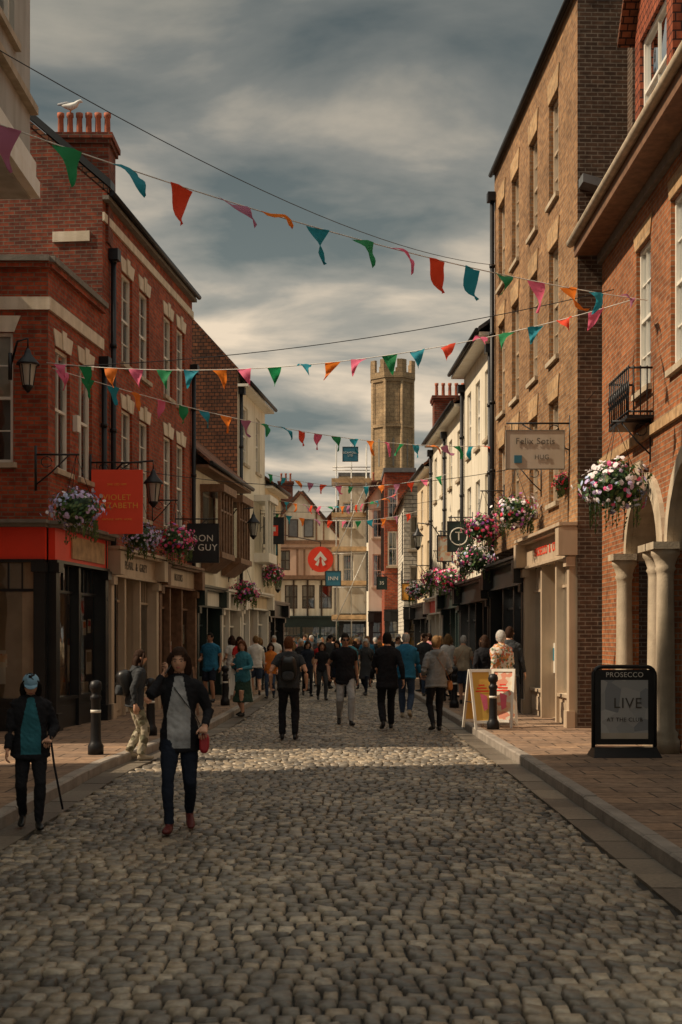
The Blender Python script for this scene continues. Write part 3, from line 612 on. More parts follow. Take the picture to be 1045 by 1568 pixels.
def farhouse(name,x0,x1,y,H,mat,ops,ridge=None,rm='tile_clay',D=10,shopm='paint_black',nx=2):
    g=Grp(name,((x0+x1)/2,y,0)); Fr=F((x0,y),(x1,y),1); L=x1-x0
    wall(Fr,g['walls'],0,L,3.0,H,ops,mat); [sash(Fr,g,*o,nx=nx,nz=2) for o in ops]
    W=g['walls']
    for x in (x0,x1): W.face([(x,y,0),(x,y+D,0),(x,y+D,H),(x,y,H)],mat)
    shop(g,Fr,.02,L-.02,3.0,shopm,max(1,int(L/1.3)),fas=.4)
    if ridge:
        m_=L/2; W.face([Fr.p(0,0,H),Fr.p(L,0,H),Fr.p(m_,0,ridge)],mat)
        for ua in (-.2,L+.2):
            zz=H-.2*(ridge-H)/m_
            g['roof'].hexa([Fr.p(ua,.25,zz),Fr.p(m_,.25,ridge),Fr.p(m_,-D,ridge),Fr.p(ua,-D,zz),Fr.p(ua,.25,zz+.14),Fr.p(m_,.25,ridge+.14),Fr.p(m_,-D,ridge+.14),Fr.p(ua,-D,zz+.14)],rm)
    else: g['roof'].bx(x0-.05,x1+.05,y-.12,y+D,H+.002,H+.2,'lead')
    return g,Fr
g,Fr=farhouse('weatherboard_house',2.62,4.9,54.5,7.6,'weatherboard',[(.25,.85,5.4,6.8),(.25,.85,3.5,4.7)],ridge=9.2); g.done()
g,Fr=farhouse('narrow_brick_house',2.0,3.4,60,9.3,'brick_red',[(.15,.6,7.2,8.6),(.15,.6,5.0,6.6)],D=5); g.done()
g,Fr=farhouse('white_gabled_house',1.35,3.0,64,8.5,'render_white',[(.2,.7,6.6,8.0),(.2,.7,4.2,5.8)],ridge=9.6,D=5); g.done()
g,Fr=farhouse('scaffolded_house',-.1,1.5,70.5,10.4,'render_white',[(.2,.8,7.6,9),(.2,.8,4.6,6.2)]); g.done()
sc=M()
for x in (-.25,.55,1.35):
    for yy in (68.9,70.2): sc.tube([(x,yy,0),(x,yy,11.9)],.03,'galv',6)
for z in (2.6,4.4,6.2,8.0,9.8,10.7):
    for yy in (68.9,70.2): sc.tube([(-.45,yy,z),(1.55,yy,z)],.028,'galv',6)
    for x in (-.25,.55,1.35): sc.tube([(x,68.7,z-.05),(x,70.4,z-.05)],.028,'galv',6)
for z in (2.63,4.43,6.23,8.03,9.83):
    for k in range(5): sc.bx(-.5,1.6,68.95+k*.25,69.16+k*.25,z,z+.045,'plank')
    sc.bx(-.5,1.6,68.85,68.89,z+.05,z+.28,'plank')
for z in (2.6,6.2): sc.tube([(-.25,68.87,z),(1.35,68.87,z+3.6)],.028,'galv',6)
single('scaffolding',sc,(.5,69.5,0))
g=Grp('timber_framed_house',(-1.6,72,0)); Fr=F((-4.4,72),(.0,72),1); L=4.4
fo=[(.35+i*.95,1.05+i*.95,3.3,4.6) for i in range(4)]; uo=[(1.5,2.05,7.2,8.2),(2.35,2.9,7.2,8.2),(.9,1.6,5.4,6.5),(2.8,3.5,5.4,6.5)]
wall(Fr,g['walls'],0,L,2.9,4.9,fo,'render_white'); wall(Fr,g['walls'],0,L,4.9,7.0,[uo[2],uo[3]],'render_pink',d=.3)
m_=2.2; W=g['walls']; W.bx(-4.4,0,71.7,72,4.86,4.9,'timber_dark')
W.face([Fr.p(.0,.3,7.0),Fr.p(L,.3,7.0),Fr.p(m_,.3,9.6)],'render_white')
for o in fo: sash(Fr,g,*o,nx=3,nz=2,fm='timber_dark',sill=None)
for o in uo[2:]: sash(Fr,g,*o,d=.3,nx=3,nz=2,fm='timber_dark',sill=None)
T=g['timbers']
for o in uo[:2]:
    T.fb(Fr,o[0],o[1],.302,.35,o[2],o[3],'timber_dark'); T.fb(Fr,o[0]+.06,o[1]-.06,.35,.36,o[2]+.06,o[3]-.06,'lead')
T.fb(Fr,-.05,L+.05,.302,.42,4.9,5.12,'timber_brown'); T.fb(Fr,0,L,.302,.37,6.85,7.05,'timber_brown'); T.fb(Fr,0,L,.302,.35,6.55,6.66,'timber_brown')
for i in range(12):
    u=.0+i*(L-.12)/11
    if not any(o[0]-.05<u+.06<o[1]+.05 for o in uo[2:]): T.fb(Fr,u,u+.11,.302,.34,5.12,6.55,'timber_brown')
for i in range(6): u=.2+i*.77; T.fb(Fr,u,u+.1,.002,.05,2.9,4.86,'timber_dark')
for u in (.9,1.3,3.0,3.4):
    zt=7.05+(2.6*(u/2.2) if u<2.2 else 2.6*((L-u)/2.2)); T.fb(Fr,u,u+.09,.302,.34,7.05,zt-.12,'timber_brown')
def diag(u0,z0,u1,z1,w=.16,d=.302,dd=.42,mat='timber_dark'):
    v=V((u1-u0,z1-z0)); n_=V((-v.y,v.x)).normalized()*w
    P=[(u0,z0),(u1,z1),(u1+n_.x,z1+n_.y),(u0+n_.x,z0+n_.y)]
    T.hexa([Fr.p(P[0][0],d,P[0][1]),Fr.p(P[1][0],d,P[1][1]),Fr.p(P[1][0],dd,P[1][1]),Fr.p(P[0][0],dd,P[0][1]),Fr.p(P[3][0],d,P[3][1]),Fr.p(P[2][0],d,P[2][1]),Fr.p(P[2][0],dd,P[2][1]),Fr.p(P[3][0],dd,P[3][1])],mat)
diag(-.3,6.7,2.2,9.68); diag(2.2,9.68,4.7,6.7); diag(.3,5.15,.9,6.5,.1,.302,.345,'timber_brown'); diag(4.05,5.15,3.5,6.5,-.1,.302,.345,'timber_brown')
for ua in (-.35,L+.35):
    zz=7-.35*2.6/2.2; g['roof'].hexa([Fr.p(ua,.5,zz),Fr.p(m_,.5,9.6),Fr.p(m_,-8,9.6),Fr.p(ua,-8,zz),Fr.p(ua,.5,zz+.15),Fr.p(m_,.5,9.75),Fr.p(m_,-8,9.75),Fr.p(ua,-8,zz+.15)],'tile_clay')
shop(g,Fr,0,L,2.9,'paint_darkgreen',4,door=2,fas=.45)
for x in (-4.4,0): W.face([(x,72,0),(x,80,0),(x,80,7),(x,72,7)],'render_pink')
g.done()
for (x0,x1,y,H,rd_,mt) in ((-6.5,-2.5,84,8,11.4,'render_cream'),(-1.5,3.4,82,8.4,11.2,'brick_red'),(-14,-5.2,76,7,10.5,'brick_red'),(3.6,9,78,8,11,'render_white')):
    g,Fr=farhouse('distant_house',x0,x1,y,H,mt,[(.6,1.4,4.5,6)],ridge=rd_); chimney(g,(x0+x1)/2+.4,(x0+x1)/2+1.3,y+2,y+2.8,rd_-1.5,rd_+.4,3); g.done()
t=M(); C=V((4.15,105,0)); r=1.72
def octo(rr,z0,z1,mat):
    b=[C+V((rr*math.cos(math.pi/8+k*math.pi/4),rr*math.sin(math.pi/8+k*math.pi/4),0)) for k in range(8)]
    for k in range(8):
        a_,c_=b[k],b[(k+1)%8]; t.face([a_+V((0,0,z0)),c_+V((0,0,z0)),c_+V((0,0,z1)),a_+V((0,0,z1))],mat)
    t.face([p+V((0,0,z1)) for p in b],mat); t.face([p+V((0,0,z0)) for p in b],mat); return b
b=octo(r,0,22.3,'ashlar')
for z in (14.2,18.4,22.0): octo(r+.12,z,z+.26,'ashlar')
octo(r+.2,22.28,22.75,'ashlar')
for k in range(8):
    a_=math.pi/8+k*math.pi/4; p=C+V((r*math.cos(a_),r*math.sin(a_),0)); t.tube([p,p+V((0,0,22.2))],.13,'ashlar',6)
    am=a_+math.pi/8; nn=V((math.cos(am),math.sin(am),0)); tt=V((-nn.y,nn.x,0)); q=C+nn*(r*math.cos(math.pi/8))
    for z0,z1 in ((15.3,17.5),(10,13)):
        t.hexa([q+tt*s1*.07+nn*d1+V((0,0,zz)) for zz in (z0,z1) for (s1,d1) in ((-1,.005),(1,.005),(1,.02),(-1,.02))],'stone_dark')
    for s1 in (-.45,.45): t.hexa([q+tt*(s1+s2*.035)+nn*d1+V((0,0,zz)) for zz in (18.7,21.9) for (s2,d1) in ((-1,.002),(1,.002),(1,.05),(-1,.05))],'ashlar')
    q=C+nn*((r+.2)*math.cos(math.pi/8)-.12)
    for s1 in (-.5,.5): t.hexa([q+tt*(s1+s2*.21)+nn*d1+V((0,0,zz)) for zz in (22.75,23.75) for (s2,d1) in ((-1,-.12),(1,-.12),(1,.12),(-1,.12))],'ashlar')
single('gatehouse_tower',t,C)

# ------------------------------------------------------------------ furniture
def bracket(m_,w,e,z):
    w=V(w); e=V(e); m_.tube([w+V((0,0,z)),e+V((0,0,z))],.018,'iron',6); m_.tube([w+V((0,0,z-.5)),w.lerp(e,.35)+V((0,0,z-.3)),w.lerp(e,.75)+V((0,0,z-.02))],.013,'iron',6)
    m_.tube([w+V((0,0,z-.6)),w+V((0,0,z+.15))],.022,'iron',6)
    c=w.lerp(e,.25); d=(e-w).normalized(); m_.tube([c+d*(.09*math.cos(k*.7))+V((0,0,z-.12+.09*math.sin(k*.7))) for k in range(9)],.009,'iron',5)
def basket(name,x,y,z,r,pal,wallx=None,seed=1,pot=True):
    rr=random.Random(seed); m_=M(); r*=1.08
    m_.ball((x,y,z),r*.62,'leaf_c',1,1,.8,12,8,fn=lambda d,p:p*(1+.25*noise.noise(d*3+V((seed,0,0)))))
    for i in range(1050):
        th=rr.uniform(0,2*math.pi); ph=math.acos(rr.uniform(-.95,1)); d=V((math.sin(ph)*math.cos(th),math.sin(ph)*math.sin(th),math.cos(ph)))
        lump=1+.34*noise.noise(d*2.4+V((seed*3.1,0,0))); k=r*lump*rr.uniform(.6,1.06)*(1 if d.z>-.2 else .85)
        fl=rr.random()<.55 and k>r*.74 and noise.noise(d*3.3+V((0,seed*2.7,0)))>-.22
        if fl: k*=1.04
        p=V((x,y,z))+V((d.x*k,d.y*k,d.z*k*.78))
        s_=rr.uniform(.024,.040)*(r/.42) if fl else rr.uniform(.02,.048)*(r/.42)
        nn=(d+V((rr.gauss(0,.4),rr.gauss(0,.4),rr.gauss(0,.4)))).normalized(); a=nn.orthogonal().normalized(); b=nn.cross(a)
        if fl:
            mt=rr.choice(pal) if noise.noise(d*2+V((0,seed,0)))>-.1 else pal[0]
            N=5; c0=p+nn*.012
            for q in range(N):
                t0=2*math.pi*q/N; t1=2*math.pi*(q+.9)/N
                m_.face([c0-nn*.006,p+(a*math.cos(t0)+b*math.sin(t0))*s_,p+(a*math.cos(t1)+b*math.sin(t1))*s_],mt)
        else:
            m_.face([p-a*s_,p-b*s_*.55,p+a*s_,p+b*s_*.55],rr.choice(['leaf_a','leaf_b','leaf_c','leaf_a']))
    for i in range(18):
        th=rr.uniform(0,6.28); p=V((x+math.cos(th)*r*.7,y+math.sin(th)*r*.7,z-r*.4)); L=rr.uniform(.1,.34)*r/.4
        m_.tube([p,p+V((0,0,-L))],.005,'leaf_c',4)
        for k in range(6): q=p+V((rr.uniform(-.03,.03),rr.uniform(-.03,.03),-L*k/6)); m_.face([q,q+V((.04,0,.01)),q+V((.01,.01,-.05))],'leaf_b')
    for k in range(3):
        a=k*2.1; m_.tube([(x+math.cos(a)*r*.6,y+math.sin(a)*r*.6,z+r*.3),(x,y,z+r+.45)],.005,'iron',4)
    if wallx is not None:
        d=1 if x>wallx else -1; bracket(m_,(wallx,y,0),(x+d*.05,y,0),z+r+.46)
    return single(name,m_,(x,y,z))
def flx(y): return -7.48+.108*y
def frx(y): return 5.15-.04*y
P1=['lilac','paleblue','flower_white','paleblue']; P2=['flower_pink','flower_red','flower_white','flower_purple']; P3=['flower_white','lilac','flower_pink','paleblue']
basket('hanging_flower_basket',-4.38,21.6,3.85,.42,P1,-5.05,1)
basket('hanging_flower_basket',-4.05,26.4,3.75,.36,P1,flx(26.4),2)
basket('hanging_flower_basket',-3.75,29.6,3.9,.45,P2,flx(29.6),3)
basket('hanging_flower_basket',-2.85,38.5,3.05,.42,P2,flx(38.5),4)
basket('hanging_flower_basket',-2.35,44.5,3.9,.38,P2,flx(44.5),5)
basket('hanging_flower_basket',4.12,19.6,3.98,.50,P3,4.65,6)
basket('hanging_flower_basket',3.55,26.6,4.28,.43,P3+P2,frx(26.6),7)
basket('hanging_flower_basket',3.38,31.2,4.3,.44,P2,frx(31.2),8)
basket('hanging_flower_basket',3.30,32.4,3.65,.46,P3+P2,frx(32.4),9)
basket('hanging_flower_basket',3.2,38.2,3.4,.44,P2,frx(38.2),10)
basket('hanging_flower_basket',3.0,42,3.6,.42,P2,frx(42),12)
basket('hanging_flower_basket',2.75,47,3.4,.42,P3,frx(47),13)
basket('hanging_flower_basket',4.15,24.2,4.6,.22,['flower_red','flower_pink'],None,14)

def sign(name,x0,x1,y,z0,z1,mat,txts,wallx=None,th=.05,frame='iron',fr=.03):
    g=Grp(name,((x0+x1)/2,y,(z0+z1)/2)); b=g['board']; b.bx(x0,x1,y,y+th,z0,z1,mat)
    if frame:
        f=g['frame']; e=fr
        f.bx(x0-e,x1+e,y-.01,y+th+.01,z1,z1+e,frame); f.bx(x0-e,x1+e,y-.01,y+th+.01,z0-e,z0,frame); f.bx(x0-e,x0,y-.01,y+th+.01,z0,z1,frame); f.bx(x1,x1+e,y-.01,y+th+.01,z0,z1,frame)
    if wallx is not None:
        far=x0 if wallx>x1 else x1; bracket(g['bracket'],(wallx,y+th/2,0),(far,y+th/2,0),z1+.14)
        for x in (x0+.1,x1-.1): g['bracket'].tube([(x,y+th/2,z1+.02),(x,y+th/2,z1+.14)],.008,'iron',4)
    for (s_,sz,dx,dz,mt) in txts: text(g,s_,sz,((x0+x1)/2+dx,y-.012,(z0+z1)/2+dz),0,mt)
    return g
sign('red_banner_sign',-4.78,-3.80,25.0,3.72,4.95,'paint_banner',[('VIOLET\nELIZABETH',.155,0,-.0,'paint_orange'),('SHE LED HIM',.06,0,.33,'paint_orange'),('VINTAGE  GIFTS  HOME',.05,0,-.34,'paint_orange')],-4.8,frame=None).done()
sign('black_hanging_sign',-3.72,-3.0,31.8,3.58,4.48,'paint_black',[('RON\n& GUY',.225,0,-.0,'paint_white')],flx(31.8)).done()
g=sign('cream_hanging_sign',3.03,4.08,23.9,4.83,5.52,'sign_cream',[('Felix Sotis',.16,0,.15,'ink'),('HUG',.12,.12,-.14,'ink')],4.2,frame='stone_dark',fr=.015); g['board'].bx(3.17,3.31,23.885,23.898,4.93,5.07,'paint_tealsign'); g.done()
g=sign('small_black_sign',-2.6,-1.95,44,4.9,5.75,'paint_black',[],flx(44)); g['board'].bx(-2.42,-2.12,43.98,43.995,5.15,5.5,'paint_red'); g['board'].bx(-2.33,-2.2,43.96,43.979,5.3,5.45,'paper'); g.done()
sign('blue_hanging_sign',-.7,-.02,60,4.1,4.75,'paint_tealsign',[('INN',.25,0,0,'paper')],None).done()
sign('teal_hanging_sign',-3.05,-2.3,47,4.7,5.05,'c_teal',[('CAFE',.22,0,0,'paper')],flx(47)).done()
sign('blue_hanging_sign',.1,.85,66.5,10.7,11.4,'paint_tealsign',[('SCAFFOLD\nLTD',.14,0,0,'paper')],None).done()
sign('orange_hanging_sign',2.25,2.7,48,3.1,3.7,'paint_orange',[('*',.4,0,-.1,'c_black')],3.2).done()
g=sign('black_round_logo_sign',3.0,3.58,36.5,4.15,4.95,'paint_darkgreen',[('T',.35,0,0,'paper')],frx(36.5))
ring=[(3.29+.24*math.cos(k*math.pi/10),36.48,4.55+.24*math.sin(k*math.pi/10)) for k in range(21)]; g['board'].tube(ring,.016,'paper',5); g.done()
sign('poster_hanging_sign',2.75,3.15,37,3.9,4.6,'poster_food',[],frx(37)).done()
sign('green_hanging_sign',1.55,1.95,56,3.8,4.3,'paint_darkgreen',[('35',.2,0,0,'paper')],2.6).done()
g=Grp('round_red_sign',(-.85,54,4.95)); m_=g['disc']; N=32; c=V((-.85,54,4.95)); r=.53
pf=[c+V((r*math.cos(2*math.pi*k/N),0,r*math.sin(2*math.pi*k/N))) for k in range(N)]; pb=[p+V((0,.07,0)) for p in pf]
m_.face(pf,'paint_red'); m_.face(pb[::-1],'paint_red')
for k in range(N): m_.face([pf[k],pf[(k+1)%N],pb[(k+1)%N],pb[k]],'iron')
for s_ in (-1,1):
    g['arrow'].face([c+V((0,-.012,.34)),c+V((s_*.27,-.012,.0)),c+V((s_*.17,-.012,-.08)),c+V((0,-.012,.13))],'paper')
    g['arrow'].face([c+V((s_*.05,-.012,.05)),c+V((s_*.22,-.012,-.22)),c+V((s_*.1,-.012,-.28)),c+V((s_*.05,-.012,-.1))],'paper')
g['bracket'].tube([c+V((0,.03,r)),c+V((0,.03,r+.2)),c+V((-1.6,-4,r+.22)),V((-2.25,49,c.z+r+.2))],.02,'iron',6); g.done()
def lantern(name,x,y,z,wx):
    m_=M()
    m_.tube([(wx,y,z+.1),(wx+(x-wx)*.4,y,z+.55),(x,y,z+.6),(x,y,z+.42)],.02,'iron',6); m_.tube([(wx,y,z-.1),(wx,y,z+.35)],.035,'iron',6)
    m_.lathe((x,y,z),[(.03,-.24),(.08,-.22),(.09,-.2),(.14,.13),(.16,.15)],'lampglass',6); m_.lathe((x,y,z),[(.2,.15),(.19,.18),(.07,.32),(.05,.38),(.02,.44)],'iron',12)
    for k in range(6): a=k*math.pi/3; m_.tube([(x+.085*math.cos(a),y+.085*math.sin(a),z-.21),(x+.145*math.cos(a),y+.145*math.sin(a),z+.15)],.01,'iron',4)
    m_.lathe((x,y,z),[(.02,-.32),(.05,-.28),(.1,-.22),(.1,-.2)],'iron',8); single(name,m_,(x,y,z))
lantern('wall_lantern',-3.68,25.6,4.6,-4.7); lantern('wall_lantern',-2.55,38,4.9,flx(38)); lantern('wall_lantern',-2.2,45.5,3.6,flx(45.5)); lantern('wall_lantern',-5.3,22.1,6.2,-5.6); lantern('wall_lantern',2.6,44.2,5.0,frx(44.2))
def bollard(x,y,h=1.03,z=.12):
    m_=M(); m_.lathe((x,y,z),[(.11,0),(.11,.12),(.085,.16),(.075,.2),(.065,h*.72),(.08,h*.74),(.08,h*.78),(.06,h*.8),(.06,h*.84),(.085,h*.87),(.09,h*.92),(.07,h*.98),(.02,h)],'iron',16); m_.lathe((x,y,z),[(.0725,h*.56),(.0725,h*.6)],'paper',16); single('bollard',m_,(x,y,z))
bollard(-3.40,18.1); bollard(-3.15,21.6,.95); bollard(2.68,23.0,.98); bollard(2.6,30,.95); bollard(-2.75,31,.95)
def aboard(name,x,y,w,h,rz,fm,pm,txt,z=.12,lean=.28):
    g=Grp(name,(x,y,z)); m_=g['frame']; p=g['panels']; Rm=Matrix.Rotation(rz,3,'Z'); O=V((x,y,z))
    def q(a,d,zz): return O+Rm@V((a,d,zz))
    for s_ in (-1,1):
        def on(a,zz,e): return q(a,s_*(lean*(1-zz/h)+e),zz)
        for a0,a1,z0,z1 in ((-w/2,-w/2+.045,0,h),(w/2-.045,w/2,0,h),(-w/2+.045,w/2-.045,h-.05,h),(-w/2+.045,w/2-.045,.1,.15)):
            m_.hexa([on(a0,z0,0),on(a1,z0,0),on(a1,z0,.03),on(a0,z0,.03),on(a0,z1,0),on(a1,z1,0),on(a1,z1,.03),on(a0,z1,.03)],fm)
        p.face([on(-w/2+.04,.14,.015),on(w/2-.04,.14,.015),on(w/2-.04,h-.04,.015),on(-w/2+.04,h-.04,.015)],pm)
        for k in range(3):
            zz=h*(.72-.05*k); ww=w*(.14+.08*((k*7)%3)); p.face([on(-ww,zz,.02),on(ww,zz,.02),on(ww,zz+h*.022,.02),on(-ww,zz+h*.022,.02)],txt)
        if txt=='paint_red': p.face([on(0,h*.3,.021),on(w*.18,h*.34,.021),on(w*.2,h*.55,.021),on(-w*.12,h*.6,.021)],'pink')
    m_.tube([q(-w/2,lean*.5,h*.45),q(-w/2,-lean*.5,h*.45)],.008,'iron',4); g.done()
aboard('pavement_sign',2.47,23.3,.42,1.05,.3,'paint_white','paint_yellow','paint_red'); aboard('pavement_sign',2.94,23.6,.42,1.05,-.3,'paint_white','poster_food','paint_red')
aboard('pavement_sign',-2.65,34.5,.5,1.0,-.2,'paint_white','paper','c_teal'); aboard('pavement_sign',-3.3,27.2,.5,1.0,.5,'timber_brown','paint_black','paper')
g=Grp('poster_stand',(3.86,17.8,.12)); m_=g['frame']; x0,x1,y,z=3.44,4.28,17.8,.12
out=[]
for k in range(9): a=math.pi/2*k/8; out.append((x1-.12+.12*math.sin(a),0,1.22-.12+.12*math.cos(a)))
pr=[(x0+.12-.12*math.sin(math.pi/2*k/8),0,1.1+.12*math.cos(math.pi/2*k/8)) for k in range(9)][::-1]
path=[(x0,0,.12)]+pr+out+[(x1,0,.12)]
m_.tube([(p[0],y,p[2]+z) for p in path],.028,'paint_black',8); m_.bx(x0+.02,x1-.02,y-.02,y+.02,z+.16,z+1.18,'paint_black')
m_.hexa([(x0-.04,y-.26,z),(x1+.04,y-.26,z),(x1+.04,y+.26,z),(x0-.04,y+.26,z),(x0,y-.1,z+.13),(x1,y-.1,z+.13),(x1,y+.1,z+.13),(x0,y+.1,z+.13)],'paint_black')
g['poster'].bx(x0+.1,x1-.1,y-.027,y-.021,z+.24,z+1.04,'poster'); g['poster'].bx(x0+.1,x1-.1,y-.031,y-.028,z+.24,z+.32,'sign_cream')
text(g,'PROSECCO',.095,(3.86,y-.03,z+1.11),0,'paper'); text(g,'LIVE',.2,(3.9,y-.034,z+.72),.0,'ink'); text(g,'AT THE CLUB',.075,(3.86,y-.034,z+.5),.0,'ink'); g.done()

# ------------------------------------------------------------------ bunting
FC=['f_green','f_teal','f_orange','f_mauve','f_red','f_pink']
def bunting(A,B,sag,seq,sp=.62,size=.4,seed=0,start=.2,wind=.8):
    rr=random.Random(seed); A=V(A);B=V(B); L=(B-A).length; m_=M()
    P=lambda t:A.lerp(B,t)-V((0,0,sag*4*t*(1-t)))
    m_.tube([P(k/40) for k in range(41)],.007,'c_white',4)
    s_=start; i=0
    while s_<L-.3:
        t=s_/L; p=P(t); d=(P(min(1,t+.01))-p).normalized(); w=size*.78; wd=wind*(.5+1.0*t); sw=rr.gauss(.25,.55)*wd
        hz=V((d.y,-d.x,0)).normalized()
        dn=(V((0,0,-1))*math.cos(sw)+hz*math.sin(sw)); dn=(dn+d*rr.gauss(.15,.4)*wd).normalized()
        N=7; ids=[]; cv=rr.uniform(-.14,.14); tw=rr.gauss(0,.9)*wd
        nn=d.cross(dn).normalized()
        for r_ in range(N+1):
            f=r_/N; row=[]; ww=w*(1-f)
            ca=math.cos(tw*f); sa=math.sin(tw*f)
            for k in range(4):
                a=(k/3-.5)*ww; q=p+(d*ca+nn*sa)*a+dn*(size*f)+nn*(cv*math.sin(f*2.6)+.03*math.sin(f*6+k*1.3+i))
                row.append(len(m_.v)); m_.v.append(q)
            ids.append(row)
        mt=seq[i%len(seq)]
        for r_ in range(N):
            for k in range(3): m_.idx((ids[r_][k],ids[r_][k+1],ids[r_+1][k+1],ids[r_+1][k]),mt)
        s_+=sp*rr.uniform(.9,1.1); i+=1
    single('bunting',m_,P(.5))
sq=['f_mauve','f_green','f_teal','f_red','f_mauve','f_orange','f_teal','f_green','f_pink','f_red','f_teal','f_green','f_pink','f_orange']
bunting((-3.93,12,6.75),(4.6,19.6,6.8),.25,['f_teal']+sq,.66,.42,5,.2,.8)
bunting((-5.05,22.4,6.45),(4.6,20.5,7.05),.5,['f_pink','f_green','f_orange','f_pink','f_green','f_teal','f_orange','f_pink','f_green','f_teal','f_orange','f_pink','f_green','f_teal','f_red','f_pink','f_green','f_teal','f_red','f_pink'],.47,.33,8,.25,.8)
bunting((-5.0,22.6,6.4),(3.8,33.2,6.6),.4,['f_pink','f_green','f_teal','f_orange','f_pink','f_green','f_teal','f_orange','f_mauve','f_green','f_teal','f_red'],.58,.34,9,.2,.6)
bunting((-2.6,45,7.4),(3.5,41,6.9),.45,FC,.55,.32,10); bunting((-2.4,48,6.8),(2.5,56,7.9),.4,FC,.55,.32,12); bunting((-2.5,46.5,6.2),(3.2,49.5,6.6),.4,FC,.55,.3,13)
m_=M()
for A,B,sg in (((-3.93,13,7.9),(3.87,32.5,11.0),.5),((-5.0,22.5,6.4),(4.6,22,7.6),.25),((-2.7,44,6.0),(3.4,42,6.2),.2),((-4.6,26.4,5.2),(3.9,30,5.6),.4),((4.4,22.6,6.0),(3.4,44,5.8),.5)):
    A=V(A);B=V(B); m_.tube([A.lerp(B,k/20)-V((0,0,sg*4*(k/20)*(1-k/20))) for k in range(21)],.007,'iron',4)
single('overhead_cable',m_,(0,25,7))

# ------------------------------------------------------------------ people
def ik(a,c,l1,l2,pole):
    d=c-a; L=min(d.length,(l1+l2)*.998); dn=d.normalized(); c2=a+dn*L; x=(l1*l1-l2*l2+L*L)/(2*L); h=math.sqrt(max(l1*l1-x*x,0))
    p=pole-dn*pole.dot(dn); p.normalize(); return a+dn*x+p*h,c2
def remesh(src,vox):
    me=bpy.data.meshes.new('t'); me.from_pydata(src.v,[],src.f); o=bpy.data.objects.new('t',me); S.collection.objects.link(o)
    md=o.modifiers.new('r','REMESH'); md.mode='VOXEL'; md.voxel_size=vox; md.adaptivity=0
    sm=o.modifiers.new('s','SMOOTH'); sm.factor=.5; sm.iterations=5
    dg=bpy.context.evaluated_depsgraph_get(); dg.update(); r=bpy.data.meshes.new_from_object(o.evaluated_get(dg))
    vs=[v.co.copy() for v in r.vertices]; fs=[tuple(p.vertices) for p in r.polygons]; ns=[p.normal.copy() for p in r.polygons]; cs=[p.center.copy() for p in r.polygons]; vn=[v.normal.copy() for v in r.vertices]
    bpy.data.objects.remove(o); bpy.data.meshes.remove(r); bpy.data.meshes.remove(me); return vs,fs,ns,cs,vn
def hand(m_,w,d,side,thumb,mat,curl=.5):
    d=d.normalized(); th=(thumb-d*thumb.dot(d)).normalized(); n=d.cross(th)*side
    m_.tube([w-d*.015,w+d*.02,w+d*.055,w+d*.088],[(.026,.02),(.034,.017),(.041,.016),(.039,.012)],mat,10,ref=n)
    for i,(o_,L) in enumerate(((.03,.070),(.010,.080),(-.011,.074),(-.031,.058))):
        b=w+d*.082+th*o_; a1=curl*(.5+.12*i); a2=a1+curl*.8; a3=a2+curl*.6
        e=lambda a:(d*math.cos(a)+n*math.sin(a)); p1=b+e(a1)*L*.45; p2=p1+e(a2)*L*.32; p3=p2+e(a3)*L*.26
        m_.tube([b-d*.02,b,p1,p2,p3],[.0085,.0095,.0088,.008,.006],mat,7)
    b=w+d*.03+th*.03; dr=(d*.75+th*.6+n*.3).normalized(); m_.tube([b-dr*.02,b+dr*.02,b+dr*.045+d*.004,b+dr*.045+d*.03],[.012,.012,.0105,.007],mat,7)
def rnd(d):
    s=math.sqrt(max(0,1-d.z*d.z))
    if d.z>0 and s>1e-4: f=s**.82/s; return V((d.x*f,d.y*f,d.z))
    return d
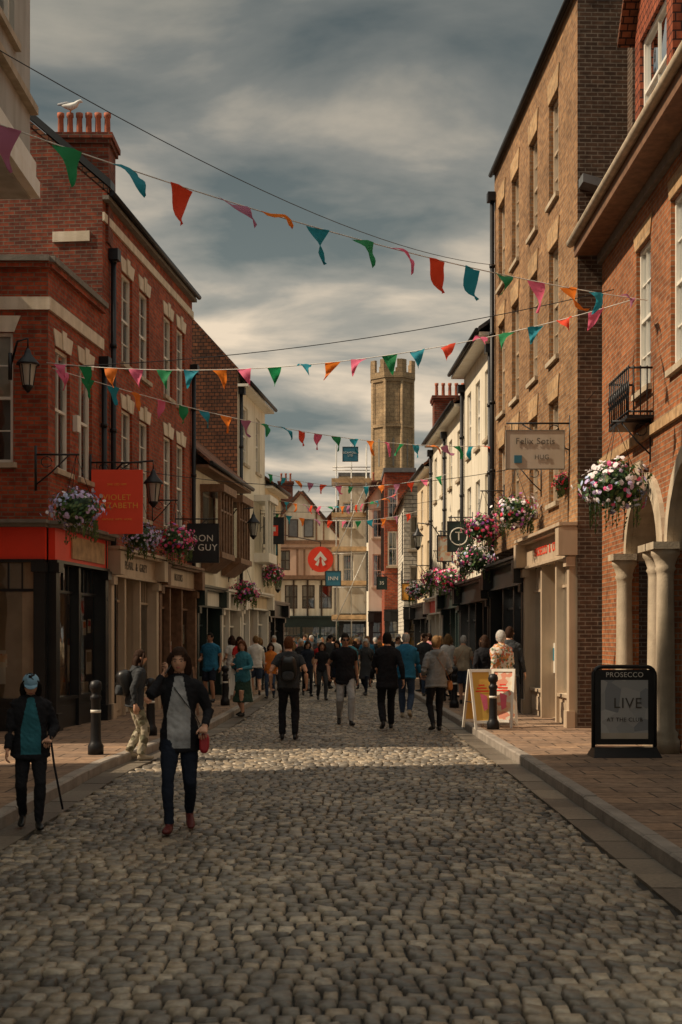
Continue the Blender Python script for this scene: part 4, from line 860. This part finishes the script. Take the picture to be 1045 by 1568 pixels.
def person(name,x,y,z=0,h=1.72,yaw=0,step=.3,lead=1,top='c_black',hem=.86,sleeve='long',bulk=0,shirt=None,bottom='c_black',legw=1,shoes='leather_black',skirt=None,hair='hair_brown',hl=0,skin='skin',hands=None,hyaw=0,hpitch=0,lean=0,vox=.013,fem=False,bag=None,cap=None,phone=False,glasses=False,shorts=False,hood=False,w=1,skmat=None,stick=False,bald=False):
    m_=M(); B=M(); fs=.92 if fem else 1; k=bulk
    hipz=.905-.09*step*step; zo=hipz-.905
    fw=V((0,-1,0)); ln=math.radians(lean)
    def T(p):
        p=V(p); q=p-V((0,0,.9))
        if q.z>0: q=V((q.x,q.y*math.cos(ln)-q.z*math.sin(ln),q.z*math.cos(ln)+q.y*math.sin(ln)))
        return q+V((0,0,.9+zo))
    for s_ in (-1,1):
        f=step*.5*(1 if s_==lead else -1)
        an=V((s_*.085,-f,.085 if f>=0 else .085+.22*abs(f)+.02)); hp=V((s_*.085,0,hipz))
        if step<.12: an=V((s_*.11,-f,.085))
        kn,an=ik(hp,an,.435,.42,fw+V((s_*.1,0,0)))
        rt=[.094 if fem else .09,.085,.064*legw**.5,.06*legw,.054*legw,.047*legw]
        mt=bottom
        pts=[hp+V((0,0,.03)),hp.lerp(kn,.4),kn,kn.lerp(an,.35),kn.lerp(an,.7),an+(kn-an)*.03]
        if shorts:
            B.tube(pts[:2]+[hp.lerp(kn,.9)],[.1,.098,.09],mt,14,ref=(0,1,0)); B.tube([hp.lerp(kn,.6),kn,kn.lerp(an,.3),an],[.07,.055,.058,.038],skin,12,ref=(0,1,0))
        elif skirt: B.tube([kn+V((0,0,.1)),kn,kn.lerp(an,.3),an],[.06,.05,.052,.036],skin if bottom=='skin' else bottom,12,ref=(0,1,0))
        else: B.tube(pts,rt,mt,14,ref=(0,1,0))
        pt=0 if f>=-.02 or step<.12 else -min(.7,abs(f)*2.2)
        d=V((s_*.12,-math.cos(pt),math.sin(pt))).normalized()
        hl_=an-d*.055+V((0,0,-.045))
        B.tube([hl_,hl_+d*.03,hl_+d*.1,hl_+d*.18,hl_+d*.235,hl_+d*.262],[(.025,.025),(.036,.042),(.038,.045),(.044,.034),(.038,.025),(.02,.014)],shoes,12,ref=(0,0,1),e=2.4)
        B.tube([an+V((0,0,-.05)),an+V((0,0,.02))],[.04,.036],shoes,10,ref=(0,1,0))
    bw=w
    rings=[(.80,.12,.09),(.86,.158 if not fem else .165,.112),(.94,.163 if not fem else .17,.118),(1.03,.150*fs,.108),(1.12,.146*fs**1.5,.104),(1.24,.162*fs,.115),(1.34,.174*fs,.113),(1.40,.160*fs,.098),(1.445,.118*fs,.078),(1.485,.072,.066)]
    lower=[r_ for r_ in rings if r_[0]<=1.03]; B.tube([T((0,0,r_[0])) for r_ in lower],[(r_[1]*bw*.97,r_[2]*bw*.97) for r_ in lower],bottom if not skirt else (skmat or top),20,ref=(0,-1,0),e=2.3)
    tr=[r_ for r_ in rings if r_[0]>=max(hem,.86)-.001]
    tp=[T((0,0,r_[0])) for r_ in tr]; trr=[(r_[1]*bw+k+.006,r_[2]*bw+k+.006) for r_ in tr]
    if hem<.86: tp=[T((0,.005,hem)),T((0,0,(hem+.86)/2))]+tp; trr=[(.183*bw+k,.135*bw+k),(.177*bw+k,.13*bw+k)]+trr
    B.tube(tp,trr,top,20,ref=(0,-1,0),e=2.3)
    if fem:
        for s_ in(-1,1): B.ball(T((s_*.065,-.075-k*.6,1.27)),.06,top,1,.8,1,10,8)
    if skirt:
        B.tube([T((0,0,.98)),T((0,0,.85)),V((0,0,(skirt+.8)/2)),V((0,0,skirt))],[(.15,.11),(.19,.14),(.21,.18),(.25,.22)],skmat or top,24,ref=(0,-1,0))
    B.tube([T((0,.012,1.42)),T((0,.008,1.49)),T((0,-.002,1.56))],[.066*fs,.060*fs,.057*fs],skin,12,ref=(0,-1,0))
    if sleeve=='long' or hood: B.tube([T((0,.012,1.43)),T((0,.010,1.495))],[(.088*fs,.084),(.072*fs,.072)],top,14,ref=(0,-1,0))
    if hood: B.tube([T((-.1,.06,1.45)),T((-.05,.10,1.44)),T((0,.115,1.42)),T((.05,.10,1.44)),T((.1,.06,1.45))],[.03,.05,.065,.05,.03],top,10)
    hands=hands or (None,None)
    hd=[]
    for i,s_ in enumerate((-1,1)):
        sh=T((s_*.168*fs*bw,.005,1.395)); ht=hands[i]
        pole=V((s_*.22,1,-.1))
        if ht is None:
            f=step*.45*(-1 if s_==lead else 1); tgt=T((s_*(.25*fs+k),-f-.03,.875+abs(f)*.1))
        else: tgt=T(ht[:3])
        if ht is not None and len(ht)>3: pole=V(ht[3])
        el,wr=ik(sh,tgt,.285,.262,pole)
        ra=.053+k*.6
        B.tube([sh+V((-s_*.07,0,.008)),sh+V((-s_*.03,0,.004)),sh.lerp(el,.10),sh.lerp(el,.28),sh.lerp(el,.45)]+([sh.lerp(el,.60)] if sleeve=='short' else []),[ra*.72,ra*.95,ra*1.04,ra*1.02,ra*.98]+([ra*1.0] if sleeve=='short' else []),top,14)
        if sleeve=='short': B.tube([sh.lerp(el,.4),sh.lerp(el,.8),el,el.lerp(wr,.25),el.lerp(wr,.7),wr],[.043,.041,.037,.04,.031,.025],skin,12)
        else:
            B.tube([sh.lerp(el,.35),el.lerp(sh,.1),el,el.lerp(wr,.3),el.lerp(wr,.75),el.lerp(wr,.93)],[ra*.97,ra*.86,ra*.83,ra*.8,ra*.65,ra*.6],top,12); B.tube([el.lerp(wr,.8),wr],[.028,.025],skin,10)
        d=(wr-el).normalized(); thd=V((0,-1,0)) if abs(d.y)<.8 else V((-s_,0,0))
        if ht is not None and d.z>.3: thd=V((-s_*.4,-.4,1))
        hand(m_,wr,d,s_,thd,skin,.55 if ht is None else .95); hd.append((wr,d,el))
    vs,fsx,ns,cs,vn=remesh(B,vox); bvh=BVHTree.FromPolygons([tuple(v) for v in B.v],B.f)
    rs=sum(map(ord,name))%97+x*3
    mats=[]
    for c,nn in zip(cs,ns):
        r_=bvh.find_nearest(c); mt=B.m[r_[2]] if r_[2] is not None else top
        if shirt and mt==top and hem+.02+zo<c.z<1.47+zo and abs(c.x)<.035+.075*max(0,min(1,(1.46-c.z)/.35)) and nn.y<-.25 and c.y<-.05: mt=shirt
        mats.append(mt)
    cl=set()
    for f,mt in zip(fsx,mats):
        if mt.startswith('c_'): cl.update(f)
    vs2=[]
    for i,v in enumerate(vs):
        if i in cl:
            q=v+V((rs,0,0)); a=noise.noise(V((q.x*9,q.y*9,q.z*5)))*.012+noise.noise(V((q.x*20,q.y*20,q.z*26+q.x*14)))*.007; v=v+vn[i]*a
        vs2.append(v)
    b=len(m_.v); m_.v+=vs2
    for f,mt in zip(fsx,mats): m_.idx([b+i for i in f],mt,True)
    hc=T((0,-.02,1.612)); Rm=Matrix.Rotation(math.radians(hyaw),3,'Z')@Matrix.Rotation(math.radians(hpitch),3,'X'); nk=T((0,-.005,1.53))
    H=M()
    def hf(d,p):
        p=rnd(d); p=V((p.x*.076,p.y*.096,p.z*.118))
        if d.z<0: p.x*=1-.28*d.z*d.z-.05*abs(d.z); p.y*=1-.12*abs(d.z) if d.y<0 else 1-.3*abs(d.z)
        fr_=max(0,-d.y)
        nose=math.exp(-((d.x/.13)**2))*math.exp(-(((d.z+.17)/.17)**2))*fr_; p.y-=.022*nose
        for sx in (-.36,.36): p.y+=.010*math.exp(-(((d.x-sx)/.16)**2)-(((d.z-.03)/.12)**2))*fr_
        p.y-=.006*math.exp(-((d.x/.45)**2)-(((d.z-.2)/.09)**2))*fr_; p.y-=.008*math.exp(-((d.x/.2)**2)-(((d.z+.82)/.14)**2))*fr_
        p.y-=.005*math.exp(-((d.x/.22)**2)-(((d.z+.48)/.1)**2))*fr_
        return p
    H.ball((0,0,0),1,skin,1,1,1,28,22,fn=hf)
    for s_ in(-1,1):
        H.ball((s_*.029,-.0815,.004),.0105,'eye',1,.55,.5,8,6); H.ball((s_*.029,-.0862,.004),.0062,'iris',1,.4,.85,8,6)
        H.tube([(s_*.012,-.094,.022),(s_*.03,-.094,.027),(s_*.046,-.083,.021)],[.003,.0042,.002],hair if hair!='hair_grey' else 'hair_blond',6)
        H.tube([(s_*.074,.0,.018),(s_*.083,.008,.012),(s_*.082,.006,-.012),(s_*.073,.0,-.024)],[(.006,.01),(.007,.017),(.006,.014),(.004,.007)],skin,8)
    H.ball((0,-.0915,-.056),.022,'lips',1,.28,.26,10,6)
    if glasses:
        for s_ in(-1,1): H.ball((s_*.031,-.096,.006),.024,'leather_black',1,.25,.75,12,6); H.tube([(s_*.05,-.09,.01),(s_*.078,.0,.015)],.003,'leather_black',4)
        H.tube([(-.01,-.1,.01),(.01,-.1,.01)],.003,'leather_black',4)
    if hair:
        sc_=1.14 if fem else 1.11; b=len(H.v); sg,rg=28,22; keep=[]; fz=.40 if fem else .45
        for i in range(rg+1):
            th=math.pi*i/rg
            for kk in range(sg):
                a=2*math.pi*kk/sg; d=V((math.sin(th)*math.cos(a),math.sin(th)*math.sin(a),math.cos(th))); e_=rnd(d); p=V((e_.x*.076,e_.y*.098,e_.z*.118))
                p*=sc_+.06*noise.noise(d*5+V((rs,0,0)))+.03*noise.noise(d*17)-(.05 if bald else 0); p+=V((0,.004,.005))
                if d.z<-.1: p.x*=.95
                H.v.append(p); lim=-.6 if d.y>.1 else (-.45 if fem else -.25)
                part=.10*max(0,1-abs(d.x)/.3) if fem else 0
                keep.append(((d.z>fz+part) or (d.y>(-.30 if fem else -.18) and d.z>lim) or (d.z>.12 and abs(d.x)>.60 and d.y<0)) and not (bald and d.z>.55))
        for i in range(rg):
            for kk in range(sg):
                k2=(kk+1)%sg; q=(i*sg+kk,(i+1)*sg+kk,(i+1)*sg+k2,i*sg+k2)
                if sum(keep[j] for j in q)>=2: H.idx([b+j for j in q],hair)
        if hl==1:
            H.tube([(0,.045,.04),(0,.07,-.04),(0,.08,-.12),(0,.07,-.19),(0,.065,-.24)],[(.075,.05),(.088,.05),(.085,.042),(.07,.035),(.03,.015)],hair,16,ref=(0,1,0))
        if hl in (1,4):
            for s_ in(-1,1): H.tube([(s_*.056,-.045,.075),(s_*.079,-.028,.02),(s_*.085,-.012,-.05),(s_*.078,.004,-.12),(s_*.066,.01,-.17 if hl==1 else -.145)],[(.018,.024),(.013,.036),(.016,.04),(.018,.034),(.008,.012)],hair,10,ref=(1,0,0))
        if hl==4: H.tube([(0,.05,.04),(0,.075,-.03),(0,.07,-.10),(0,.06,-.15)],[(.075,.05),(.088,.045),(.08,.038),(.055,.02)],hair,16,ref=(0,1,0))
        if hl==2:
            H.ball((0,.11,.05),.04,hair,1,.9,1,12,8); H.tube([(0,.1,.03),(0,.13,-.05),(0,.115,-.14)],[.02,.028,.008],hair,8)
    if cap:
        H.ball((0,.004,.05),1,cap,.092,.110,.088,20,12,fn=lambda d,p:V((p.x,p.y,max(p.z,-.012)))*(1+.05*noise.noise(d*4)))
        H.tube([(0,-.075,.045),(0,-.12,.035),(0,-.15,.022)],[(.075,.008),(.065,.007),(.03,.004)],cap,14,ref=(0,0,1))
    b=len(m_.v); H.v=[nk+Rm@(v+hc-nk) for v in H.v]; m_.v+=H.v
    for f,mt in zip(H.f,H.m): m_.idx([b+i for i in f],mt,True)
    o=link(name,m_.mesh(name)); sc2=h/1.735; o.scale=(sc2,)*3; o.rotation_euler=(0,0,math.radians(yaw)); o.location=(x,y,z)
    mz=min(v.z for v in m_.v); o.location.z=z-mz*sc2
    def child(nm,mm): c=link(nm,mm.mesh(nm),o); return c
    if bag=='backpack':
        q=M(); q.tube([T((0,.10+k,1.2)),T((0,.17+k,1.2)),T((0,.235+k,1.19)),T((0,.255+k,1.18))],[(.135,.20),(.145,.215),(.13,.19),(.09,.14)],'leather_black',20,ref=(0,0,1),e=3)
        q.tube([T((0,.2+k,1.08)),T((0,.28+k,1.08)),T((0,.29+k,1.08))],[(.1,.08),(.1,.08),(.07,.05)],'c_charcoal',16,ref=(0,0,1),e=3); q.tube([T((-.09,.265+k,1.3)),T((.09,.265+k,1.3))],.008,'c_charcoal',6)
        for s_ in(-1,1): q.tube([T((s_*.085,.12+k,1.38)),T((s_*.1,.03,1.47+k*.5)),T((s_*.115,-.105-k,1.38)),T((s_*.13,-.125-k,1.22)),T((s_*.165,-.02,1.08)),T((s_*.12,.12+k,1.04))],(.016,.005),'leather_black',8)
        child('backpack',q)
    elif bag:
        mt,sd=bag; q=M(); c=T((sd*(.22+k),-.03,.84)); q.tube([c+V((0,-.11,0)),c+V((0,-.1,0)),c+V((0,.1,0)),c+V((0,.11,0))],[(.03,.06),(.045,.09),(.045,.09),(.03,.06)],mt,14,ref=(0,0,1),e=3)
        q.tube([c+V((0,-.1,.07)),T((sd*.12,-.125-k,1.15)),T((-sd*.03,-.125-k,1.35)),T((-sd*.1,-.02,1.475)),T((-sd*.02,.125+k,1.35)),T((sd*.14,.13+k,1.1)),c+V((0,.1,.07))],(.010,.004),'leather_black' if mt=='leather_red' else mt,6)
        child('shoulder_bag',q)
    if phone:
        w_,d_,e_=hd[0]; q=M(); c=w_+d_*.09+V((.015,-.02,.0)); q.hexa([c+d_*a+V((e1*.004,f1*.035,0)) for a in (-.07,.07) for (e1,f1) in ((-1,-1),(1,-1),(1,1),(-1,1))],'leather_black'); child('phone',q)
    if stick:
        w_,d_,e_=hd[1]; q=M(); q.tube([w_+V((0,-.03,.1)),w_+V((.05,-.06,-.3)),w_+V((.14,-.1,-.78))],.012,'c_black',8); child('walking_stick',q)
    return o
N_=.0095
person('woman_talking_on_phone',-1.46,11.8,0,1.66,yaw=4,step=.42,lead=-1,top='c_black',hem=.78,bulk=.016,shirt='c_graphic',bottom='c_navy',shoes='leather_darkred',hair='hair_brown',hl=4,fem=True,hands=((-.15,-.09,1.48,(-.45,-.3,-1)),(.24,-.17,1.0,(.5,1,-.2))),hyaw=-4,hpitch=2,vox=N_,legw=.9,bag=('leather_red',1),phone=True)
person('woman_in_blue_cap',-2.84,11.95,0,1.42,yaw=14,step=.3,lead=1,top='c_black',hem=.82,bulk=.024,shirt='c_tealdk',bottom='c_black',shoes='leather_black',hair='hair_dark',hl=4,fem=True,cap='c_capblue',hands=(None,(.2,-.2,1.02,(.5,1,-.2))),hpitch=22,vox=N_,w=1.1,stick=True)
person('youth_with_backpack',-2.93,18.5,0,1.56,yaw=112,step=.16,lead=-1,top='c_charcoal',hem=.82,bulk=.02,bottom='c_camo',legw=1.3,shoes='c_beige',hair='hair_brown',hl=1,hands=(None,(.2,-.2,.98,(.3,1,-.2))),lean=6,vox=.011,bag='backpack')
person('man_in_blue_tshirt',-3.25,32.5,.12,1.72,yaw=-20,step=.1,top='c_blue',hem=.84,sleeve='short',bulk=.014,bottom='c_navy',shorts=True,shoes='c_charcoal',hair='hair_dark',w=1.1,skin='skin_b',hands=((-.17,-.25,1.08,(-.4,1,-.2)),None))
person('woman_in_long_skirt',-2.16,28.7,.0,1.66,yaw=-35,step=.2,top='c_teal',hem=.84,bulk=.02,skirt=.33,skmat='c_green',bottom='skin',shoes='leather_black',hair='hair_ginger',hl=1,fem=True,hands=((-.12,-.22,1.2,(-.6,1,-.2)),(.16,-.24,1.1,(.6,1,-.2))),hyaw=20)
person('man_with_backpack',-.89,22.2,0,1.75,yaw=180,step=.1,top='c_charcoal',hem=.84,sleeve='short',bulk=.012,bottom='c_black',legw=1.12,shoes='leather_black',hair='hair_ginger',w=1.06,hands=((-.30,-.02,.93,(-.5,1,-.2)),(.30,-.02,.93,(.5,1,-.2))),bag='backpack',vox=.011)
person('man_in_sunglasses',.08,25.9,0,1.82,yaw=8,step=.42,lead=1,top='c_black',hem=.84,sleeve='short',bulk=.01,bottom='c_ltgrey',legw=1.1,shoes='leather_black',hair='hair_dark',skin='skin_b',glasses=True,w=1.04,vox=.011,hands=((-.31,-.02,.95,(-.5,1,-.2)),None))
person('woman_in_black_tshirt',-.53,36,0,1.6,yaw=10,step=.35,top='c_black',sleeve='short',bottom='c_charcoal',hair='hair_brown',hl=1,fem=True,hands=(None,(.15,-.22,1.1,(.5,1,-.2))))
person('man_in_black_suit',.87,24.6,0,1.84,yaw=184,step=.36,lead=-1,top='c_black',hem=.74,bulk=.022,bottom='c_black',legw=1.15,hair='hair_dark',vox=.011)
person('man_in_blue_jacket',1.40,28.2,0,1.86,yaw=172,step=.38,top='c_blue',hem=.80,bulk=.022,bottom='c_denim',legw=1.15,shoes='c_beige',hair='hair_grey',bald=True,w=1.05)
person('woman_in_grey_hoodie',1.76,24.1,0,1.76,yaw=190,step=.22,lead=-1,top='c_grey',hem=.80,bulk=.024,bottom='c_black',legw=.95,hair='hair_blond',fem=True,hood=True,bag=('leather_brown',-1),vox=.011,hands=((-.2,-.16,1.03,(-.35,1,-.2)),(.2,-.16,1.03,(.35,1,-.2))))
person('woman_in_floral_shirt',2.98,24.3,.12,1.74,yaw=205,step=.2,top='c_floral',hem=.80,bulk=.022,bottom='c_denim',shoes='c_beige',hair='hair_grey',fem=True,w=1.1,vox=.012)
person('man_in_navy_jacket',3.30,25.6,.12,1.82,yaw=160,step=.15,top='c_charcoal',hem=.8,bulk=.02,bottom='c_navy',hair='hair_brown')
person('woman_in_dark_coat',2.93,26.6,.12,1.66,yaw=185,step=.3,top='c_black',hem=.6,bulk=.03,bottom='c_black',hair='hair_brown',hl=1,fem=True)
tops=['c_black','c_orange','c_navy','c_white','c_red','c_teal','c_charcoal','c_yellow','c_beige','c_blue','c_pink','c_black','c_charcoal']
crowd=[(-2.0,37,0),(-2.35,36,180),(-1.3,42,20),(-.1,41,0),(.45,43,180),(-.75,46,10),(1.2,34,182),(.75,39,5),(-1.7,47,180),(1.6,41,170),(2.3,36,10),(1.0,48,0),(-.3,51,180),(-1.2,54,10),(.4,55,0),(1.4,53,180),(2.0,46,15),(-2.7,34.5,40),(-1.9,52,90),(0,60,0),(-.9,62,20),(2.7,33,170),(.9,62,180),(2.55,40,20),(-2.2,43,10),(-1.6,58,0),(-.5,57,180),(1.9,57,0),(.2,49,20),(-1.5,40,190),(.6,52,0),(-2.3,62,0),(-1.0,38.5,0),(.25,37.5,185),(1.9,44,0),(-.4,44,15),(-2.5,40,170),(2.75,44,0),(1.5,50,185),(-1.6,50,0),(-3.0,36,190),(2.85,37.5,180),(-.8,49,185),(.9,45.5,0),(2.9,35.2,60),(2.6,38.6,-80),(2.95,31.5,185),(2.2,50,30)]
rc=random.Random(4)
for i,(x,y,yw) in enumerate(crowd):
    fem=rc.random()<.5; zz=.12 if (x<lk(y) or x>rk(y)) else 0
    person('pedestrian',x,y,zz,rc.uniform(1.56,1.7) if fem else rc.uniform(1.66,1.86),yaw=yw+rc.uniform(-35,35),step=rc.choice([.1,.25,.35,.4,.45]),lead=rc.choice([-1,1]),top=rc.choice(tops),hem=rc.choice([.8,.86,.78]),sleeve=rc.choice(['short','long']),bulk=rc.uniform(.005,.028),bottom=rc.choice(['c_black','c_navy','c_denim','c_beige','c_charcoal']),shorts=rc.random()<.15,hair=rc.choice(['hair_brown','hair_dark','hair_blond','hair_grey']),hl=(rc.choice([1,2,4]) if fem else 0),fem=fem,vox=.02,skirt=.5 if (fem and rc.random()<.25) else None,w=rc.uniform(.94,1.12),hyaw=rc.uniform(-35,35),hpitch=rc.uniform(-5,15),hands=rc.choice([(None,None),(None,None),((-.14,-.24,1.12,(-.4,1,-.2)),None),(None,(.15,-.22,1.05,(.4,1,-.2)))]),bag=rc.choice([None,None,None,'backpack',('leather_brown',1)]))

# ------------------------------------------------------------------ light, sky, camera
el=math.radians(45); hv=V((1,.15,0)).normalized(); tr=V((hv.x*math.cos(el),hv.y*math.cos(el),-math.sin(el)))
sl_=bpy.data.lights.new('sun','SUN'); sl_.energy=5.0; sl_.angle=math.radians(.6); sl_.color=(1,.82,.60)
so_=bpy.data.objects.new('sun',sl_); so_.rotation_euler=tr.to_track_quat('-Z','Y').to_euler(); so_.location=(-20,0,30); S.collection.objects.link(so_)
W=bpy.data.worlds.new('World'); S.world=W; W.use_nodes=True; n=W.node_tree.nodes; l=W.node_tree.links; bg=n['Background']
sk=n.new('ShaderNodeTexSky'); sk.sky_type='NISHITA'; sk.sun_disc=False; sk.sun_elevation=el; sk.sun_rotation=math.atan2(-hv.x,-hv.y)
tc=n.new('ShaderNodeTexCoord'); sp=n.new('ShaderNodeSeparateXYZ'); l.new(tc.outputs['Generated'],sp.inputs[0])
def math_(op,a,b):
    q=n.new('ShaderNodeMath'); q.operation=op
    for i,v in enumerate((a,b)):
        if isinstance(v,(int,float)): q.inputs[i].default_value=v
        else: l.new(v,q.inputs[i])
    return q.outputs[0]
zc=math_('ADD',math_('MAXIMUM',sp.outputs[2],0.0),.14)
cx=math_('DIVIDE',sp.outputs[0],zc); cy=math_('DIVIDE',sp.outputs[1],zc); cb=n.new('ShaderNodeCombineXYZ'); l.new(math_('MULTIPLY',cx,1.0),cb.inputs[0]); l.new(math_('MULTIPLY',cy,1.35),cb.inputs[1])
nz=n.new('ShaderNodeTexNoise'); nz.inputs['Scale'].default_value=1.9; nz.inputs['Detail'].default_value=7; nz.inputs['Roughness'].default_value=.52; nz.inputs['Distortion'].default_value=.3; l.new(cb.outputs[0],nz.inputs['Vector'])
cr=n.new('ShaderNodeValToRGB'); e=cr.color_ramp.elements; e[0].position=.35; e[0].color=(.115,.142,.145,1); e[1].position=.66; e[1].color=(.58,.50,.40,1); x_=e.new(.5); x_.color=(.255,.255,.235,1)
l.new(nz.outputs['Fac'],cr.inputs['Fac'])
gr=n.new('ShaderNodeValToRGB'); ge=gr.color_ramp.elements; ge[0].position=0; ge[0].color=(1.55,1.45,1.33,1); ge[1].position=1; ge[1].color=(2.9,2.95,2.9,1)
for p_,c_ in ((.13,(1.55,1.46,1.34)),(.25,(1.55,1.47,1.35)),(.34,(1.08,1.07,1.03)),(.44,(.68,.73,.74)),(.56,(1.4,1.45,1.45))):
    x_=ge.new(p_); x_.color=(*c_,1)
l.new(sp.outputs[2],gr.inputs['Fac'])
mx=n.new('ShaderNodeMixRGB'); mx.blend_type='MULTIPLY'; mx.inputs[0].default_value=1; l.new(cr.outputs[0],mx.inputs[1]); l.new(gr.outputs[0],mx.inputs[2])
sc3=n.new('ShaderNodeMixRGB'); sc3.blend_type='MULTIPLY'; sc3.inputs[0].default_value=1; l.new(sk.outputs[0],sc3.inputs[1]); sc3.inputs[2].default_value=(.05,.05,.05,1)
m3=n.new('ShaderNodeMixRGB'); m3.inputs[0].default_value=.08; l.new(mx.outputs[0],m3.inputs[1]); l.new(sc3.outputs[0],m3.inputs[2])
m10=n.new('ShaderNodeMixRGB'); m10.blend_type='MULTIPLY'; m10.inputs[0].default_value=1; m10.inputs[2].default_value=(10,10,10,1); l.new(m3.outputs[0],m10.inputs[1])
l.new(m10.outputs[0],bg.inputs[0]); bg.inputs[1].default_value=.1
cam=bpy.data.cameras.new('camera'); co=bpy.data.objects.new('camera',cam); S.collection.objects.link(co); S.camera=co
co.location=(0,0,1.75); co.rotation_euler=(math.radians(90),0,0); cam.sensor_fit='VERTICAL'; cam.sensor_height=36; cam.sensor_width=24; cam.lens=45.9; cam.shift_y=.1218; cam.clip_end=2000; cam.clip_start=.1
cam.dof.use_dof=True; cam.dof.focus_distance=20; cam.dof.aperture_fstop=4.5
